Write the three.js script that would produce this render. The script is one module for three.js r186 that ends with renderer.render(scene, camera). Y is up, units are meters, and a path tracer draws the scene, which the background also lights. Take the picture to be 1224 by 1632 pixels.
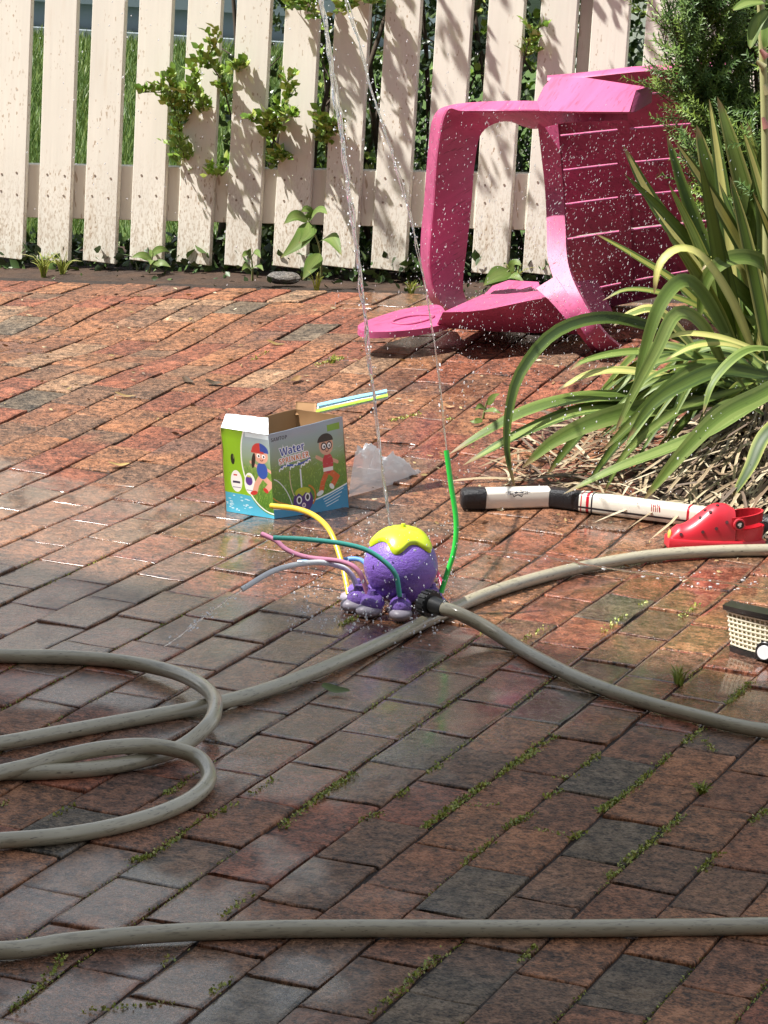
import * as THREE from 'three';
import { mergeGeometries, toCreasedNormals } from 'three/addons/utils/BufferGeometryUtils.js';
import { RoundedBoxGeometry } from 'three/addons/geometries/RoundedBoxGeometry.js';

// ---------- camera, sky, sun, exposure ----------
const scene = new THREE.Scene();
const camera = new THREE.PerspectiveCamera(17.672, 0.75, 0.1, 400);
camera.position.set(0, 1.579, 0);
camera.rotation.order = 'YXZ';
camera.rotation.set(-0.23106, 0, 0.05971);

const SKY = 0.56; // brightness of the sky
const SUN = new THREE.Vector3(-0.548, 0.829, 0.106).normalize();
// a bright summer sky with thin high cloud: pale towards the horizon, soft blue overhead
{
  const w = 512, h = 256, d = new Float32Array(w * h * 4), h3 = (x, y, z) => { const n = Math.sin(x * 127.1 + y * 311.7 + z * 74.7) * 43758.5453; return n - Math.floor(n); };
  const n3 = (x, y, z) => { const i = Math.floor(x), j = Math.floor(y), k = Math.floor(z), f = (t) => t * t * (3 - 2 * t), a = f(x - i), b = f(y - j), c = f(z - k), m = (p, q, t) => p + (q - p) * t; return m(m(m(h3(i, j, k), h3(i + 1, j, k), a), m(h3(i, j + 1, k), h3(i + 1, j + 1, k), a), b), m(m(h3(i, j, k + 1), h3(i + 1, j, k + 1), a), m(h3(i, j + 1, k + 1), h3(i + 1, j + 1, k + 1), a), b), c); };
  for (let y = 0; y < h; y++) for (let x = 0; x < w; x++) {
    const el = ((y + 0.5) / h - 0.5) * Math.PI, az = ((x + 0.5) / w) * Math.PI * 2, X = Math.cos(el) * Math.cos(az), Y = Math.sin(el), Z = Math.cos(el) * Math.sin(az);
    const up = Math.max(0, Y), hor = Math.pow(1 - up, 3), q = 1.6 / (up + 0.35);
    const cl = Math.min(1, Math.max(0, (n3(X * q * 1.4 + 5, Y * 2, Z * q * 1.4) * 0.6 + n3(X * q * 3.3, Y * 4, Z * q * 3.3 + 9) * 0.4 - 0.42) * 2.6));
    const k = (y * w + x) * 4;
    d[k] = (0.44 + 0.4 * hor) * (1 - cl) + 0.92 * cl; d[k + 1] = (0.53 + 0.32 * hor) * (1 - cl) + 0.94 * cl; d[k + 2] = (0.68 + 0.17 * hor) * (1 - cl) + 0.96 * cl; d[k + 3] = 1;
    for (let i = 0; i < 3; i++) d[k + i] *= SKY;
  }
  const t = new THREE.DataTexture(d, w, h, THREE.RGBAFormat, THREE.FloatType);
  t.mapping = THREE.EquirectangularReflectionMapping; t.magFilter = t.minFilter = THREE.LinearFilter; t.needsUpdate = true;
  scene.background = t; scene.environment = t;
}

const sun = new THREE.DirectionalLight(new THREE.Color(1, 0.965, 0.915), 5);
sun.name = 'sun';
sun.position.copy(SUN).multiplyScalar(30).add(new THREE.Vector3(0, 0, -7));
sun.target.position.set(0, 0, -7);
sun.castShadow = true;
sun.shadow.mapSize.set(4096, 4096);
sun.shadow.radius = 1.5;
Object.assign(sun.shadow.camera, { left: -9, right: 9, top: 9, bottom: -9, near: 1, far: 60 });
scene.add(sun, sun.target);

const renderer = new THREE.WebGLRenderer({ antialias: true });
renderer.toneMapping = THREE.LinearToneMapping;
renderer.toneMappingExposure = 1.98;
renderer.shadowMap.enabled = true;
renderer.shadowMap.type = THREE.PCFSoftShadowMap;

// ---------- helpers ----------
let seed = 20240611;
const rnd = () => { seed = (seed + 0x6D2B79F5) | 0; let t = Math.imul(seed ^ (seed >>> 15), 1 | seed); t = (t + Math.imul(t ^ (t >>> 7), 61 | t)) ^ t; return ((t ^ (t >>> 14)) >>> 0) / 4294967296; };
const rr = (a, b) => a + (b - a) * rnd();
const pick = (a) => a[Math.floor(rnd() * a.length)];
const clamp = (x, a = 0, b = 1) => Math.min(b, Math.max(a, x));
const sstep = (a, b, x) => { const t = clamp((x - a) / (b - a)); return t * t * (3 - 2 * t); };
const lerp = (a, b, t) => a + (b - a) * t;
const V3 = (a) => (a.isVector3 ? a.clone() : new THREE.Vector3(a[0], a[1], a[2]));
const hash2 = (i, j, s) => { let n = Math.imul(i, 374761393) + Math.imul(j, 668265263) + Math.imul(s, 1442695041); n = Math.imul(n ^ (n >>> 13), 1274126177); return ((n ^ (n >>> 16)) >>> 0) / 4294967296; };
function vnoise(x, y, per, s) { // value noise that repeats every `per` cells
  const xi = Math.floor(x), yi = Math.floor(y), fx = x - xi, fy = y - yi, m = (n) => ((n % per) + per) % per;
  const a = fx * fx * (3 - 2 * fx), b = fy * fy * (3 - 2 * fy);
  const p = hash2(m(xi), m(yi), s), q = hash2(m(xi + 1), m(yi), s), c = hash2(m(xi), m(yi + 1), s), d = hash2(m(xi + 1), m(yi + 1), s);
  return lerp(lerp(p, q, a), lerp(c, d, a), b);
}
function fbm(u, v, per, oct, s) { let t = 0, a = 0.5, n = 0; for (let o = 0; o < oct; o++) { t += a * vnoise(u * per, v * per, per, s + o * 17); n += a; a *= 0.55; per *= 2; } return t / n; }
function tex(w, h, fn, srgb = false, wrap = true) { // fn(u, v) -> [r, g, b] in 0..1
  const d = new Uint8Array(w * h * 4);
  for (let y = 0; y < h; y++) for (let x = 0; x < w; x++) { const c = fn((x + 0.5) / w, (y + 0.5) / h), k = (y * w + x) * 4; for (let i = 0; i < 3; i++) d[k + i] = clamp(c[i]) * 255; d[k + 3] = 255; }
  const t = new THREE.DataTexture(d, w, h);
  t.magFilter = THREE.LinearFilter; t.minFilter = THREE.LinearFilter;
  if (wrap) t.wrapS = t.wrapT = THREE.RepeatWrapping;
  if (srgb) t.colorSpace = THREE.SRGBColorSpace;
  t.needsUpdate = true;
  return t;
}
function canvasTex(w, h, draw) { const c = document.createElement('canvas'); c.width = w; c.height = h; draw(c.getContext('2d'), w, h); const t = new THREE.CanvasTexture(c); t.colorSpace = THREE.SRGBColorSpace; return t; }
const lin = (r, g, b) => new THREE.Color().setRGB(r, g, b);
const std = (color, roughness, more = {}) => new THREE.MeshPhysicalMaterial({ color, roughness, ...more });

const taken = {};
function numbered(name) { const n = taken[name] = (taken[name] ?? -1) + 1; return n ? `${name}_${String(n).padStart(3, '0')}` : name; }
function info(o, label, category, group, kind) { if (label) o.userData.label = label; if (category) o.userData.category = category; if (group) o.userData.group = group; if (kind) o.userData.kind = kind; return o; }
function group(name, base, label, category, grp, kind) { const g = new THREE.Group(); g.name = numbered(name); g.position.copy(V3(base)); scene.add(g); return info(g, label, category, grp, kind); }
function shadowed(m) { m.castShadow = m.receiveShadow = true; return m; }
// a child mesh whose geometry was made in world coordinates
function part(parent, name, geo, mat, label) {
  const m = shadowed(new THREE.Mesh(geo, mat)); m.name = name;
  const o = new THREE.Vector3(); for (let p = parent; p && p !== scene; p = p.parent) o.add(p.position);
  geo.translate(-o.x, -o.y, -o.z);
  if (label) m.userData.label = label;
  parent.add(m); return m;
}
// a child mesh in its parent's own coordinates
function local(parent, name, geo, mat, label) { const m = shadowed(new THREE.Mesh(geo, mat)); m.name = name; if (label) m.userData.label = label; parent.add(m); return m; }
function single(name, geo, mat, label, category, grp, kind) { // a thing of one mesh, geometry in world coordinates
  geo.computeBoundingBox(); const b = geo.boundingBox, c = new THREE.Vector3((b.min.x + b.max.x) / 2, b.min.y, (b.min.z + b.max.z) / 2);
  geo.translate(-c.x, -c.y, -c.z);
  const m = shadowed(new THREE.Mesh(geo, mat)); m.name = numbered(name); m.position.copy(c); scene.add(m); return info(m, label, category, grp, kind);
}
function meshFrom(pos, idx, extra = {}) {
  const g = new THREE.BufferGeometry(); g.setAttribute('position', new THREE.Float32BufferAttribute(pos, 3));
  if (extra.uv) g.setAttribute('uv', new THREE.Float32BufferAttribute(extra.uv, 2));
  if (extra.color) g.setAttribute('color', new THREE.Float32BufferAttribute(extra.color, 3));
  g.setIndex(idx); g.computeVertexNormals(); return g;
}
const curve = (pts, tension = 0.5) => new THREE.CatmullRomCurve3(pts.map(V3), false, 'catmullrom', tension);
const tube = (pts, r, seg = 60, rad = 12) => new THREE.TubeGeometry(curve(pts), seg, r, rad, false);
function taper(pts, r0, r1, seg = 24, rad = 8) { // a tube that narrows from r0 to r1
  const c = curve(pts), g = new THREE.TubeGeometry(c, seg, 1, rad, false), p = g.attributes.position, v = new THREE.Vector3();
  for (let i = 0; i <= seg; i++) { const ctr = c.getPointAt(i / seg), r = lerp(r0, r1, i / seg); for (let j = 0; j <= rad; j++) { const k = i * (rad + 1) + j; v.fromBufferAttribute(p, k).sub(ctr).multiplyScalar(r).add(ctr); p.setXYZ(k, v.x, v.y, v.z); } }
  return g;
}
// uv in metres for a solid whose surface only carries fine specks
function plain(g) { const p = g.attributes.position, uv = []; for (let i = 0; i < p.count; i++) uv.push((p.getX(i) + 0.7 * p.getZ(i)) * 2.5, (p.getY(i) + 0.45 * p.getZ(i)) * 2.5); g.setAttribute('uv', new THREE.Float32BufferAttribute(uv, 2)); return g; }
// a shell of given thickness between two rails of equal length
function shell(A, B, back, cols = 1) {
  A = A.map(V3); B = B.map(V3); const n = A.length, pos = [], idx = [], off = V3(back), w = cols + 1;
  for (const s of [0, 1]) for (let i = 0; i < n; i++) for (let j = 0; j < w; j++) { const p = A[i].clone().lerp(B[i], j / cols).addScaledVector(off, s); pos.push(p.x, p.y, p.z); }
  const N = n * w, q = (a, b, c, d) => idx.push(a, b, c, a, c, d);
  for (let i = 0; i < n - 1; i++) for (let j = 0; j < cols; j++) { const a = i * w + j; q(a, a + 1, a + w + 1, a + w); q(N + a, N + a + w, N + a + w + 1, N + a + 1); }
  for (let i = 0; i < n - 1; i++) { const a = i * w; q(a, a + w, N + a + w, N + a); const b = a + cols; q(b, N + b, N + b + w, b + w); }
  for (let j = 0; j < cols; j++) { q(j, N + j, N + j + 1, j + 1); const e = (n - 1) * w + j; q(e, e + 1, N + e + 1, N + e); }
  return plain(toCreasedNormals(meshFrom(pos, idx), 0.6));
}
// an outline given in world points, made solid by moving a copy along `down`
function slab(points, down) {
  const P = points.map(V3), n = P.length, c = P.reduce((a, b) => a.add(b), new THREE.Vector3()).multiplyScalar(1 / n), off = V3(down), pos = [], idx = [];
  for (const s of [0, 1]) { for (const p of P) pos.push(p.x + off.x * s, p.y + off.y * s, p.z + off.z * s); pos.push(c.x + off.x * s, c.y + off.y * s, c.z + off.z * s); }
  for (let i = 0; i < n; i++) { const j = (i + 1) % n, k = n + 1; idx.push(n, i, j, k + n, k + j, k + i, i, k + i, k + j, i, k + j, j); }
  return plain(toCreasedNormals(meshFrom(pos, idx), 0.6));
}
// a leaf blade along world points: `facing` is where its upper side looks; tints = [edge, middle] colours
function blade(points, width, facing, tints, fold = 0.18, seg = 18, shapeFn = (t) => Math.pow(Math.sin(Math.PI * Math.min(1, 0.12 + 0.88 * t)), 0.6)) {
  const c = curve(points), f = V3(facing).normalize(), pos = [], idx = [], col = [], uv = [], cross = [-1, -0.58, -0.44, 0, 0.44, 0.58, 1], tan2 = lin(0.3, 0.22, 0.1);
  for (let i = 0; i <= seg; i++) {
    const t = i / seg, p = c.getPointAt(t), tan = c.getTangentAt(t), side = new THREE.Vector3().crossVectors(tan, f).normalize(), nrm = new THREE.Vector3().crossVectors(side, tan).normalize();
    const w = 0.5 * width * (i === seg ? 0.02 : shapeFn(t));
    for (const k of cross) { const q = p.clone().addScaledVector(side, k * w).addScaledVector(nrm, Math.abs(k) * w * fold); pos.push(q.x, q.y, q.z); const m0 = Math.abs(k) > 0.8 ? tints[0] : Math.abs(k) > 0.5 ? tints[tints.length > 2 ? 2 : 0] : tints[1], m = t > 0.95 && tints.length > 2 ? tan2 : m0; col.push(m.r, m.g, m.b); uv.push(k * 0.5 + 0.5, t); }
  }
  for (let i = 0; i < seg; i++) for (let k = 0; k < 6; k++) { const a = i * 7 + k; idx.push(a, a + 1, a + 8, a, a + 8, a + 7); }
  return meshFrom(pos, idx, { color: col, uv });
}
// small folded leaf in its own coordinates: base at 0, tip along +y, upper side +z
function leafGeo(len, wid, fold = 0.25) {
  const p = [0, 0, 0, -wid * 0.42, len * 0.3, wid * fold, -wid * 0.5, len * 0.55, wid * fold, 0, len, 0, wid * 0.5, len * 0.55, wid * fold, wid * 0.42, len * 0.3, wid * fold, 0, len * 0.5, -0.0];
  return meshFrom(p, [0, 6, 1, 1, 6, 2, 2, 6, 3, 3, 6, 4, 4, 6, 5, 5, 6, 0]);
}
const M4 = new THREE.Matrix4(), Q = new THREE.Quaternion(), E = new THREE.Euler(), S = new THREE.Vector3(), P0 = new THREE.Vector3();
function copies(parent, name, geo, mat, list, kind) { // list of {p, e | q, s, c}
  const m = shadowed(new THREE.InstancedMesh(geo, mat, list.length)); m.name = parent === scene ? numbered(name) : name;
  list.forEach((o, i) => { if (o.q) Q.copy(o.q); else Q.setFromEuler(E.set(...(o.e ?? [0, 0, 0]))); S.set(...(Array.isArray(o.s) ? o.s : [o.s ?? 1, o.s ?? 1, o.s ?? 1])); m.setMatrixAt(i, M4.compose(P0.set(...o.p), Q, S)); if (o.c) m.setColorAt(i, o.c); });
  if (kind) m.userData.kind = kind;
  parent.add(m); return m;
}
function turnTo(dir, roll = 0) { return new THREE.Quaternion().setFromUnitVectors(new THREE.Vector3(0, 1, 0), V3(dir).normalize()).multiply(new THREE.Quaternion().setFromAxisAngle(new THREE.Vector3(0, 1, 0), roll)); }

// ---------- the lie of the land: u runs from the house to the fence, v along the fence ----------
const TH = 0.363663, US = Math.sin(TH), UC = Math.cos(TH), UF = 8.546, VA = -4.465;
const uOf = (x, z) => x * US - z * UC, vOf = (x, z) => x * UC + z * US;
const xOf = (u, v) => u * US + v * UC, zOf = (u, v) => -u * UC + v * US;
function landH(x, z) {
  const U = uOf(x, z), V = vOf(x, z);
  return 0.083 * clamp(V - VA, 0, 2.6) * sstep(UF - 2.6, UF - 0.25, U) - 0.028 * Math.exp(-(((U - (UF - 1.05)) / 0.33) ** 2)) * (1 - sstep(VA + 0.9, VA + 1.6, V));
}
const uv3 = (u, v, y = 0) => new THREE.Vector3(xOf(u, v), landH(xOf(u, v), zOf(u, v)) + y, zOf(u, v));

// ---------- ground ----------
const soilTex = tex(512, 512, (u, v) => { const n = fbm(u, v, 8, 6, 3), k = 0.55 + 0.6 * n; return [0.36 * k, 0.27 * k, 0.2 * k]; }, true);
const soilBump = tex(512, 512, (u, v) => { const n = fbm(u, v, 16, 5, 9); return [n, n, n]; });
function sheet(u0, u1, v0, v1, nu, nv, hFn, scale = 1) {
  const pos = [], uv = [], idx = [];
  for (let i = 0; i <= nu; i++) for (let j = 0; j <= nv; j++) { const u = lerp(u0, u1, i / nu), v = lerp(v0, v1, j / nv), x = xOf(u, v), z = zOf(u, v); pos.push(x, hFn(x, z, u, v), z); uv.push(u / scale, v / scale); }
  for (let i = 0; i < nu; i++) for (let j = 0; j < nv; j++) { const a = i * (nv + 1) + j; idx.push(a, a + 1, a + nv + 2, a, a + nv + 2, a + nv + 1); }
  const g = meshFrom(pos, idx, { uv });
  if (g.attributes.normal.getY(0) < 0) { const id = g.index.array; for (let k = 0; k < id.length; k += 3) { const t = id[k]; id[k] = id[k + 1]; id[k + 1] = t; } g.computeVertexNormals(); }
  return g;
}
function structure(name, geo, mat) { const m = shadowed(new THREE.Mesh(geo, mat)); m.name = name; m.userData.kind = 'structure'; scene.add(m); return m; }
const soilMat = std(lin(0.5, 0.45, 0.4), 0.9, { map: soilTex, bumpMap: soilBump, bumpScale: 0.012 });
structure('ground', sheet(-150, 250, -200, 200, 8, 8, () => -0.35, 1), soilMat);
const sandMat = std(lin(0.22, 0.18, 0.14), 0.75, { map: soilTex, bumpMap: soilBump, bumpScale: 0.01 });
structure('joint_sand', sheet(-1, 8.34, -7.5, 2.5, 120, 110, (x, z) => landH(x, z) - 0.0045, 0.5), sandMat);
structure('soil_strip', sheet(8.2, 9.05, -7.5, 3.5, 24, 220, (x, z, u, v) => landH(x, z) - 0.012 + 0.05 * (fbm(u * 0.13, v * 0.13, 16, 4, 5) - 0.42) * sstep(8.2, 8.4, u), 0.6), soilMat);
const lawnMat = std(lin(0.06, 0.11, 0.02), 0.9, { bumpMap: soilBump, bumpScale: 0.01 });
structure('lawn', sheet(9.0, 40, -22, 16, 60, 60, (x, z, u, v) => landH(x, z) * sstep(13, 9, u) - 0.02, 1), lawnMat);

// ---------- patio bricks ----------
const W = 0.1027, L = 0.205, O = -1.367, EDGE = 8.055;
const phase = { '-4': 5.0735, '-3': 4.6076, '-2': 4.5423, '-1': 4.2718, 0: 4.8016, 1: 4.7264, 2: 4.4644 };
const grain = tex(1024, 1024, (u, v) => {
  const a = fbm(u, v, 6, 5, 11), b = fbm(u, v, 48, 4, 29), c = fbm(u, v, 160, 2, 41), d = fbm(u, v, 20, 3, 77);
  let k = 0.76 + 0.4 * (a - 0.5) + 0.7 * (b - 0.5) + 0.9 * (c - 0.5);
  if (d > 0.64) k *= 1 - 1.2 * (d - 0.64); if (c > 0.72) k *= 0.72;
  const pale = sstep(0.6, 0.78, fbm(u, v, 10, 4, 91)) * 0.22 * b;
  return [k + pale, k * (0.98 - 0.1 * (a - 0.5)) + pale, k * (0.96 - 0.2 * (a - 0.5)) + pale];
}, true);
const grainBump = tex(1024, 1024, (u, v) => { const b = fbm(u, v, 40, 4, 29), c = fbm(u, v, 160, 2, 41), a = fbm(u, v, 12, 3, 5); const n = 0.45 * a + 0.35 * b + 0.3 * c - (c > 0.72 ? 0.15 : 0); return [n, n, n]; });
// how wet the paving is, over a piece of it 4 m by 8 m: red = depth of the water film, green = how ruffled it is
const WX = -2.4, WZ = -10.2, WW = 5, WL = 9;
const wet = tex(1024, 1536, (a, b) => {
  const x = WX + a * WW, z = WZ + b * WL, U = uOf(x, z);
  const n = fbm(a, b, 10, 5, 201), s = fbm(a * 1, b * 1, 44, 4, 301), d = Math.hypot((x - 0.0) / 1.0, (z + 5.9) / 1.25);
  let film = 0.86 - 0.4 * sstep(0.35, 1.5, d);
  film -= 0.75 * sstep(5.85, 6.5, U) * sstep(0.05, -0.35, x); // dry towards the fence on the left
  film -= 0.4 * sstep(-0.1, 0.35, x) * sstep(5.3, 4.7, U); // drying in the near right
  film += 0.75 * sstep(0.25, -0.1, x) * sstep(4.6, 5.0, U) * sstep(6.3, 5.9, U);
  film -= 0.3 * sstep(4.7, 4.2, U);
  film += 1.9 * (n - 0.5) + 0.9 * (s - 0.5);
  film = 0.35 * clamp(film) + 0.65 * sstep(0.42, 0.72, film);
  const ruffle = 0.16 * sstep(0.2, -0.15, x) * sstep(4.5, 4.9, U) * sstep(5.85, 5.5, U);
  return [film, 0.08 + 0.9 * ruffle + 0.4 * (1 - film) + 0.5 * Math.max(0, s - 0.45), 0];
}, false, false);
const wet1 = wet; wet1.channel = 1;
const brickMat = new THREE.MeshPhysicalMaterial({ color: 0xffffff, vertexColors: true, map: grain, roughness: 1.25, roughnessMap: wet1, bumpMap: grainBump, bumpScale: 0.009, clearcoat: 0.9, clearcoatMap: wet1, clearcoatRoughness: 1, clearcoatRoughnessMap: wet1, ior: 1.4 });
const tones = { red: [0.35, 0.12, 0.07], orange: [0.4, 0.185, 0.092], rust: [0.32, 0.145, 0.08], brown: [0.26, 0.15, 0.092], plum: [0.24, 0.125, 0.085], grey: [0.175, 0.16, 0.118], buff: [0.42, 0.27, 0.165] };
const toneKeys = ['red', 'red', 'orange', 'orange', 'orange', 'rust', 'rust', 'rust', 'rust', 'brown', 'brown', 'brown', 'plum', 'red'];
const greySpots = [[0.1, 0, -5.078], [0.307, 0, -5.403], [0.38, 0, -4.978], [0.369, 0, -4.682], [0.131, 0, -4.409], [0.366, 0, -4.091], [0.145, 0, -4.121], [0.112, 0, -3.973], [0.439, 0, -6.011], [-0.189, 0.088, -8.346], [-0.455, 0.068, -8.614], [-0.858, 0.02, -7.509], [-1.008, 0.012, -8.616], [-0.078, 0, -3.99], [-0.22, 0, -4.424], [-0.457, 0, -4.631]];
function brickGeo(cx, cz, len, wid, ang, tone, tone2) {
  const nx = 5, nz = 4, gx = [0, 0.035, 0.35, 0.65, 0.965, 1], gz = [0, 0.07, 0.5, 0.93, 1], pos = [], idx = [], uv = [], uv1 = [], col = [], ca = Math.cos(ang), sa = Math.sin(ang), ou = rnd(), ov = rnd(), y0 = landH(cx, cz) + rr(-0.002, 0.002), tx = rr(-0.012, 0.012), tz = rr(-0.016, 0.016), cut = rr(0.3, 0.7);
  const push = (a, b, y, drop) => { // a along the brick, b across
    const X = cx + a * ca - b * sa, Z = cz + a * sa + b * ca;
    pos.push(X - cx, y0 + (landH(X, Z) - landH(cx, cz)) + a * tx + b * tz + y - drop, Z - cz);
    uv.push(ou + a / 0.55, ov + b / 0.55); uv1.push((X - WX) / WW, (Z - WZ) / WL);
    const m = tone2 && a / len + 0.5 > cut + rr(-0.1, 0.1) ? tone2 : tone, k = rr(0.93, 1.07); col.push(m[0] * k, m[1] * k, m[2] * k);
  };
  const hx = len / 2, hz = wid / 2, ch = 0.003;
  for (let i = 0; i <= nx; i++) for (let j = 0; j <= nz; j++) push(lerp(-hx + ch, hx - ch, gx[i]), lerp(-hz + ch, hz - ch, gz[j]), rr(-0.001, 0.001), 0);
  for (let i = 0; i < nx; i++) for (let j = 0; j < nz; j++) { const a = i * (nz + 1) + j, b = a + nz + 1; idx.push(a, a + 1, b + 1, a, b + 1, b); }
  const rim = []; for (let i = 0; i <= nx; i++) rim.push([i, 0]); for (let j = 1; j <= nz; j++) rim.push([nx, j]); for (let i = nx - 1; i >= 0; i--) rim.push([i, nz]); for (let j = nz - 1; j > 0; j--) rim.push([0, j]);
  const base = (nx + 1) * (nz + 1), n = rim.length;
  for (const drop of [0.0025, 0.03]) for (const [i, j] of rim) { const sx = i === 0 ? -hx : i === nx ? hx : lerp(-hx, hx, gx[i]), sz = j === 0 ? -hz : j === nz ? hz : lerp(-hz, hz, gz[j]), w = drop > 0.01 ? 0 : (rnd() < 0.12 ? rr(-0.006, -0.002) : rr(-0.0016, 0.0006)); push(sx + Math.sign(sx) * w * (i % nx ? 0 : 1), sz + Math.sign(sz) * w, 0, drop + (drop > 0.01 ? 0 : rr(-0.001, 0.0015))); }
  for (let k = 0; k < n; k++) { const k2 = (k + 1) % n, a = rim[k][0] * (nz + 1) + rim[k][1], b = rim[k2][0] * (nz + 1) + rim[k2][1]; idx.push(a, b, base + k2, a, base + k2, base + k, base + k, base + k2, base + n + k2, base + k, base + n + k2, base + n + k); }
  const g = meshFrom(pos, idx, { uv, color: col }); g.setAttribute('uv1', new THREE.Float32BufferAttribute(uv1, 2));
  if (g.attributes.normal.getY(nz + 2) < 0) { const id = g.index.array; for (let k = 0; k < id.length; k += 3) { const t = id[k]; id[k] = id[k + 1]; id[k + 1] = t; } g.computeVertexNormals(); }
  return g;
}
const inBed = (x, z) => vOf(x, z) > -1.52 && uOf(x, z) > 6.62; // the planting bed
const bricks = [];
const ANG = Math.atan2(-UC, US);
for (let j = -46; j < 34; j++) {
  const v = O + (j + 0.5) * W, ph = phase[j] ?? 4.7 + (j % 2 ? 0.1025 : 0) + rr(-0.03, 0.03);
  for (let k = -34; k < 26; k++) {
    let a = ph + k * L, b = a + L; if (a > EDGE - 0.03 || b < 0.2) continue; if (b > EDGE - 0.03) b = EDGE;
    const u = (a + b) / 2 + rr(-0.002, 0.002), x = xOf(u, v), z = zOf(u, v);
    if (inBed(x, z)) continue;
    bricks.push({ x, z, len: b - a - rr(0.001, 0.0035), wid: W - rr(0.001, 0.0032), ang: ANG + rr(-0.011, 0.011), u, v });
  }
}
for (let k = 0; k < 95; k++) { const v = -7.4 + k * W, u = EDGE + 0.108; if (v < 2) bricks.push({ x: xOf(u, v), z: zOf(u, v), len: 0.2 + rr(-0.006, 0.004), wid: W - rr(0.005, 0.009), ang: ANG + rr(-0.02, 0.02), u, v }); }
for (const b of bricks) { // which of them the picture takes in
  const d = -b.z * 0.9734 + 0.36, half = d * 0.1166 + 0.05; b.seen = d > 3.75 && Math.abs(b.x) < half; b.d = d;
  let tone = tones[pick(toneKeys)]; const far = sstep(6.0, 7.2, b.u) * sstep(-1.8, -2.4, b.v);
  if (far > 0.5 && rnd() < 0.6) tone = tones[pick(['orange', 'buff', 'orange', 'red', 'rust'])];
  if (b.x > 0.1 && b.u < 5 && rnd() < 0.45) tone = tones[pick(['rust', 'orange', 'brown'])];
  if (b.x > 0.1 && b.u > 5 && rnd() < 0.6) tone = tones[pick(['orange', 'red'])];
  if (greySpots.some((s) => Math.abs(uOf(s[0], s[2]) - b.u) < 0.1 && Math.abs(vOf(s[0], s[2]) - b.v) < 0.05)) tone = tones.grey;
  const lift = rr(0.88, 1.12); b.tone = tone.map((c, i) => (0.78 * c + 0.22 * [0.32, 0.148, 0.08][i]) * lift); b.tone2 = rnd() < 0.12 ? tones[pick(['plum', 'brown', 'brown'])] : null;
}
const patio = new THREE.Group(); patio.name = 'patio'; patio.userData.kind = 'structure'; scene.add(patio);
const shown = bricks.filter((b) => b.seen).sort((a, b) => a.d - b.d), single300 = new Set(shown.slice(0, 300)), rest = [];
for (const b of bricks) {
  const g = brickGeo(b.x, b.z, b.len, b.wid, b.ang, b.tone, b.tone2);
  if (single300.has(b)) { const m = local(patio, 'brick', g, brickMat); m.position.set(b.x, 0, b.z); } else rest.push(g.translate(b.x, 0, b.z));
}
local(patio, 'outer_bricks', mergeGeometries(rest), brickMat).userData.kind = 'stuff';

// ---------- house whose wall shades the near paving, left of the camera ----------
const clap = tex(64, 256, (u, v) => { const n = fbm(u, v, 16, 3, 8); return [0.8 + 0.1 * n, 0.79 + 0.1 * n, 0.75 + 0.1 * n]; }, true);
{
  const h = group('house', [xOf(-3, -7.4), 0, zOf(-3, -7.4)], 'tall pale clapboard house wing beside the patio, left of the camera', 'house');
  const bm = std(lin(0.62, 0.6, 0.55), 0.7, { map: clap }), H = 7.5;
  const boxUV = (u0, u1, v0, v1, y0, y1) => { const g = new THREE.BoxGeometry(u1 - u0, y1 - y0, v1 - v0); g.rotateY(Math.PI / 2 - TH); g.translate(xOf((u0 + u1) / 2, (v0 + v1) / 2), (y0 + y1) / 2, zOf((u0 + u1) / 2, (v0 + v1) / 2)); return g; };
  part(h, 'wall', boxUV(-9, -1.3, -4.7, 8, -0.3, 6.4), std(lin(0.3, 0.24, 0.2), 0.8), 'brown main block of the house behind the camera'); part(h, 'roof', boxUV(-9.2, -1.0, -4.58, 8.2, 6.402, 6.55), std(lin(0.12, 0.11, 0.1), 0.8));
  part(h, 'wall', boxUV(-9, 2.7, -10.5, -4.75, -0.3, H - 0.12), bm);
  part(h, 'roof', boxUV(-9.2, 2.82, -10.8, -4.6, H - 0.118, H), std(lin(0.12, 0.11, 0.1), 0.8));
  for (let k = 0; k < 3; k++) { const w = part(h, 'window', boxUV(-1.6 + k * 1.5, -0.6 + k * 1.5, -4.752, -4.72, 1.1, 2.6), std(lin(0.75, 0.75, 0.72), 0.5)); part(w, 'pane', boxUV(-1.52 + k * 1.5, -0.68 + k * 1.5, -4.719, -4.712, 1.18, 2.52), std(lin(0.03, 0.04, 0.05), 0.05)); }
}

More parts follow.
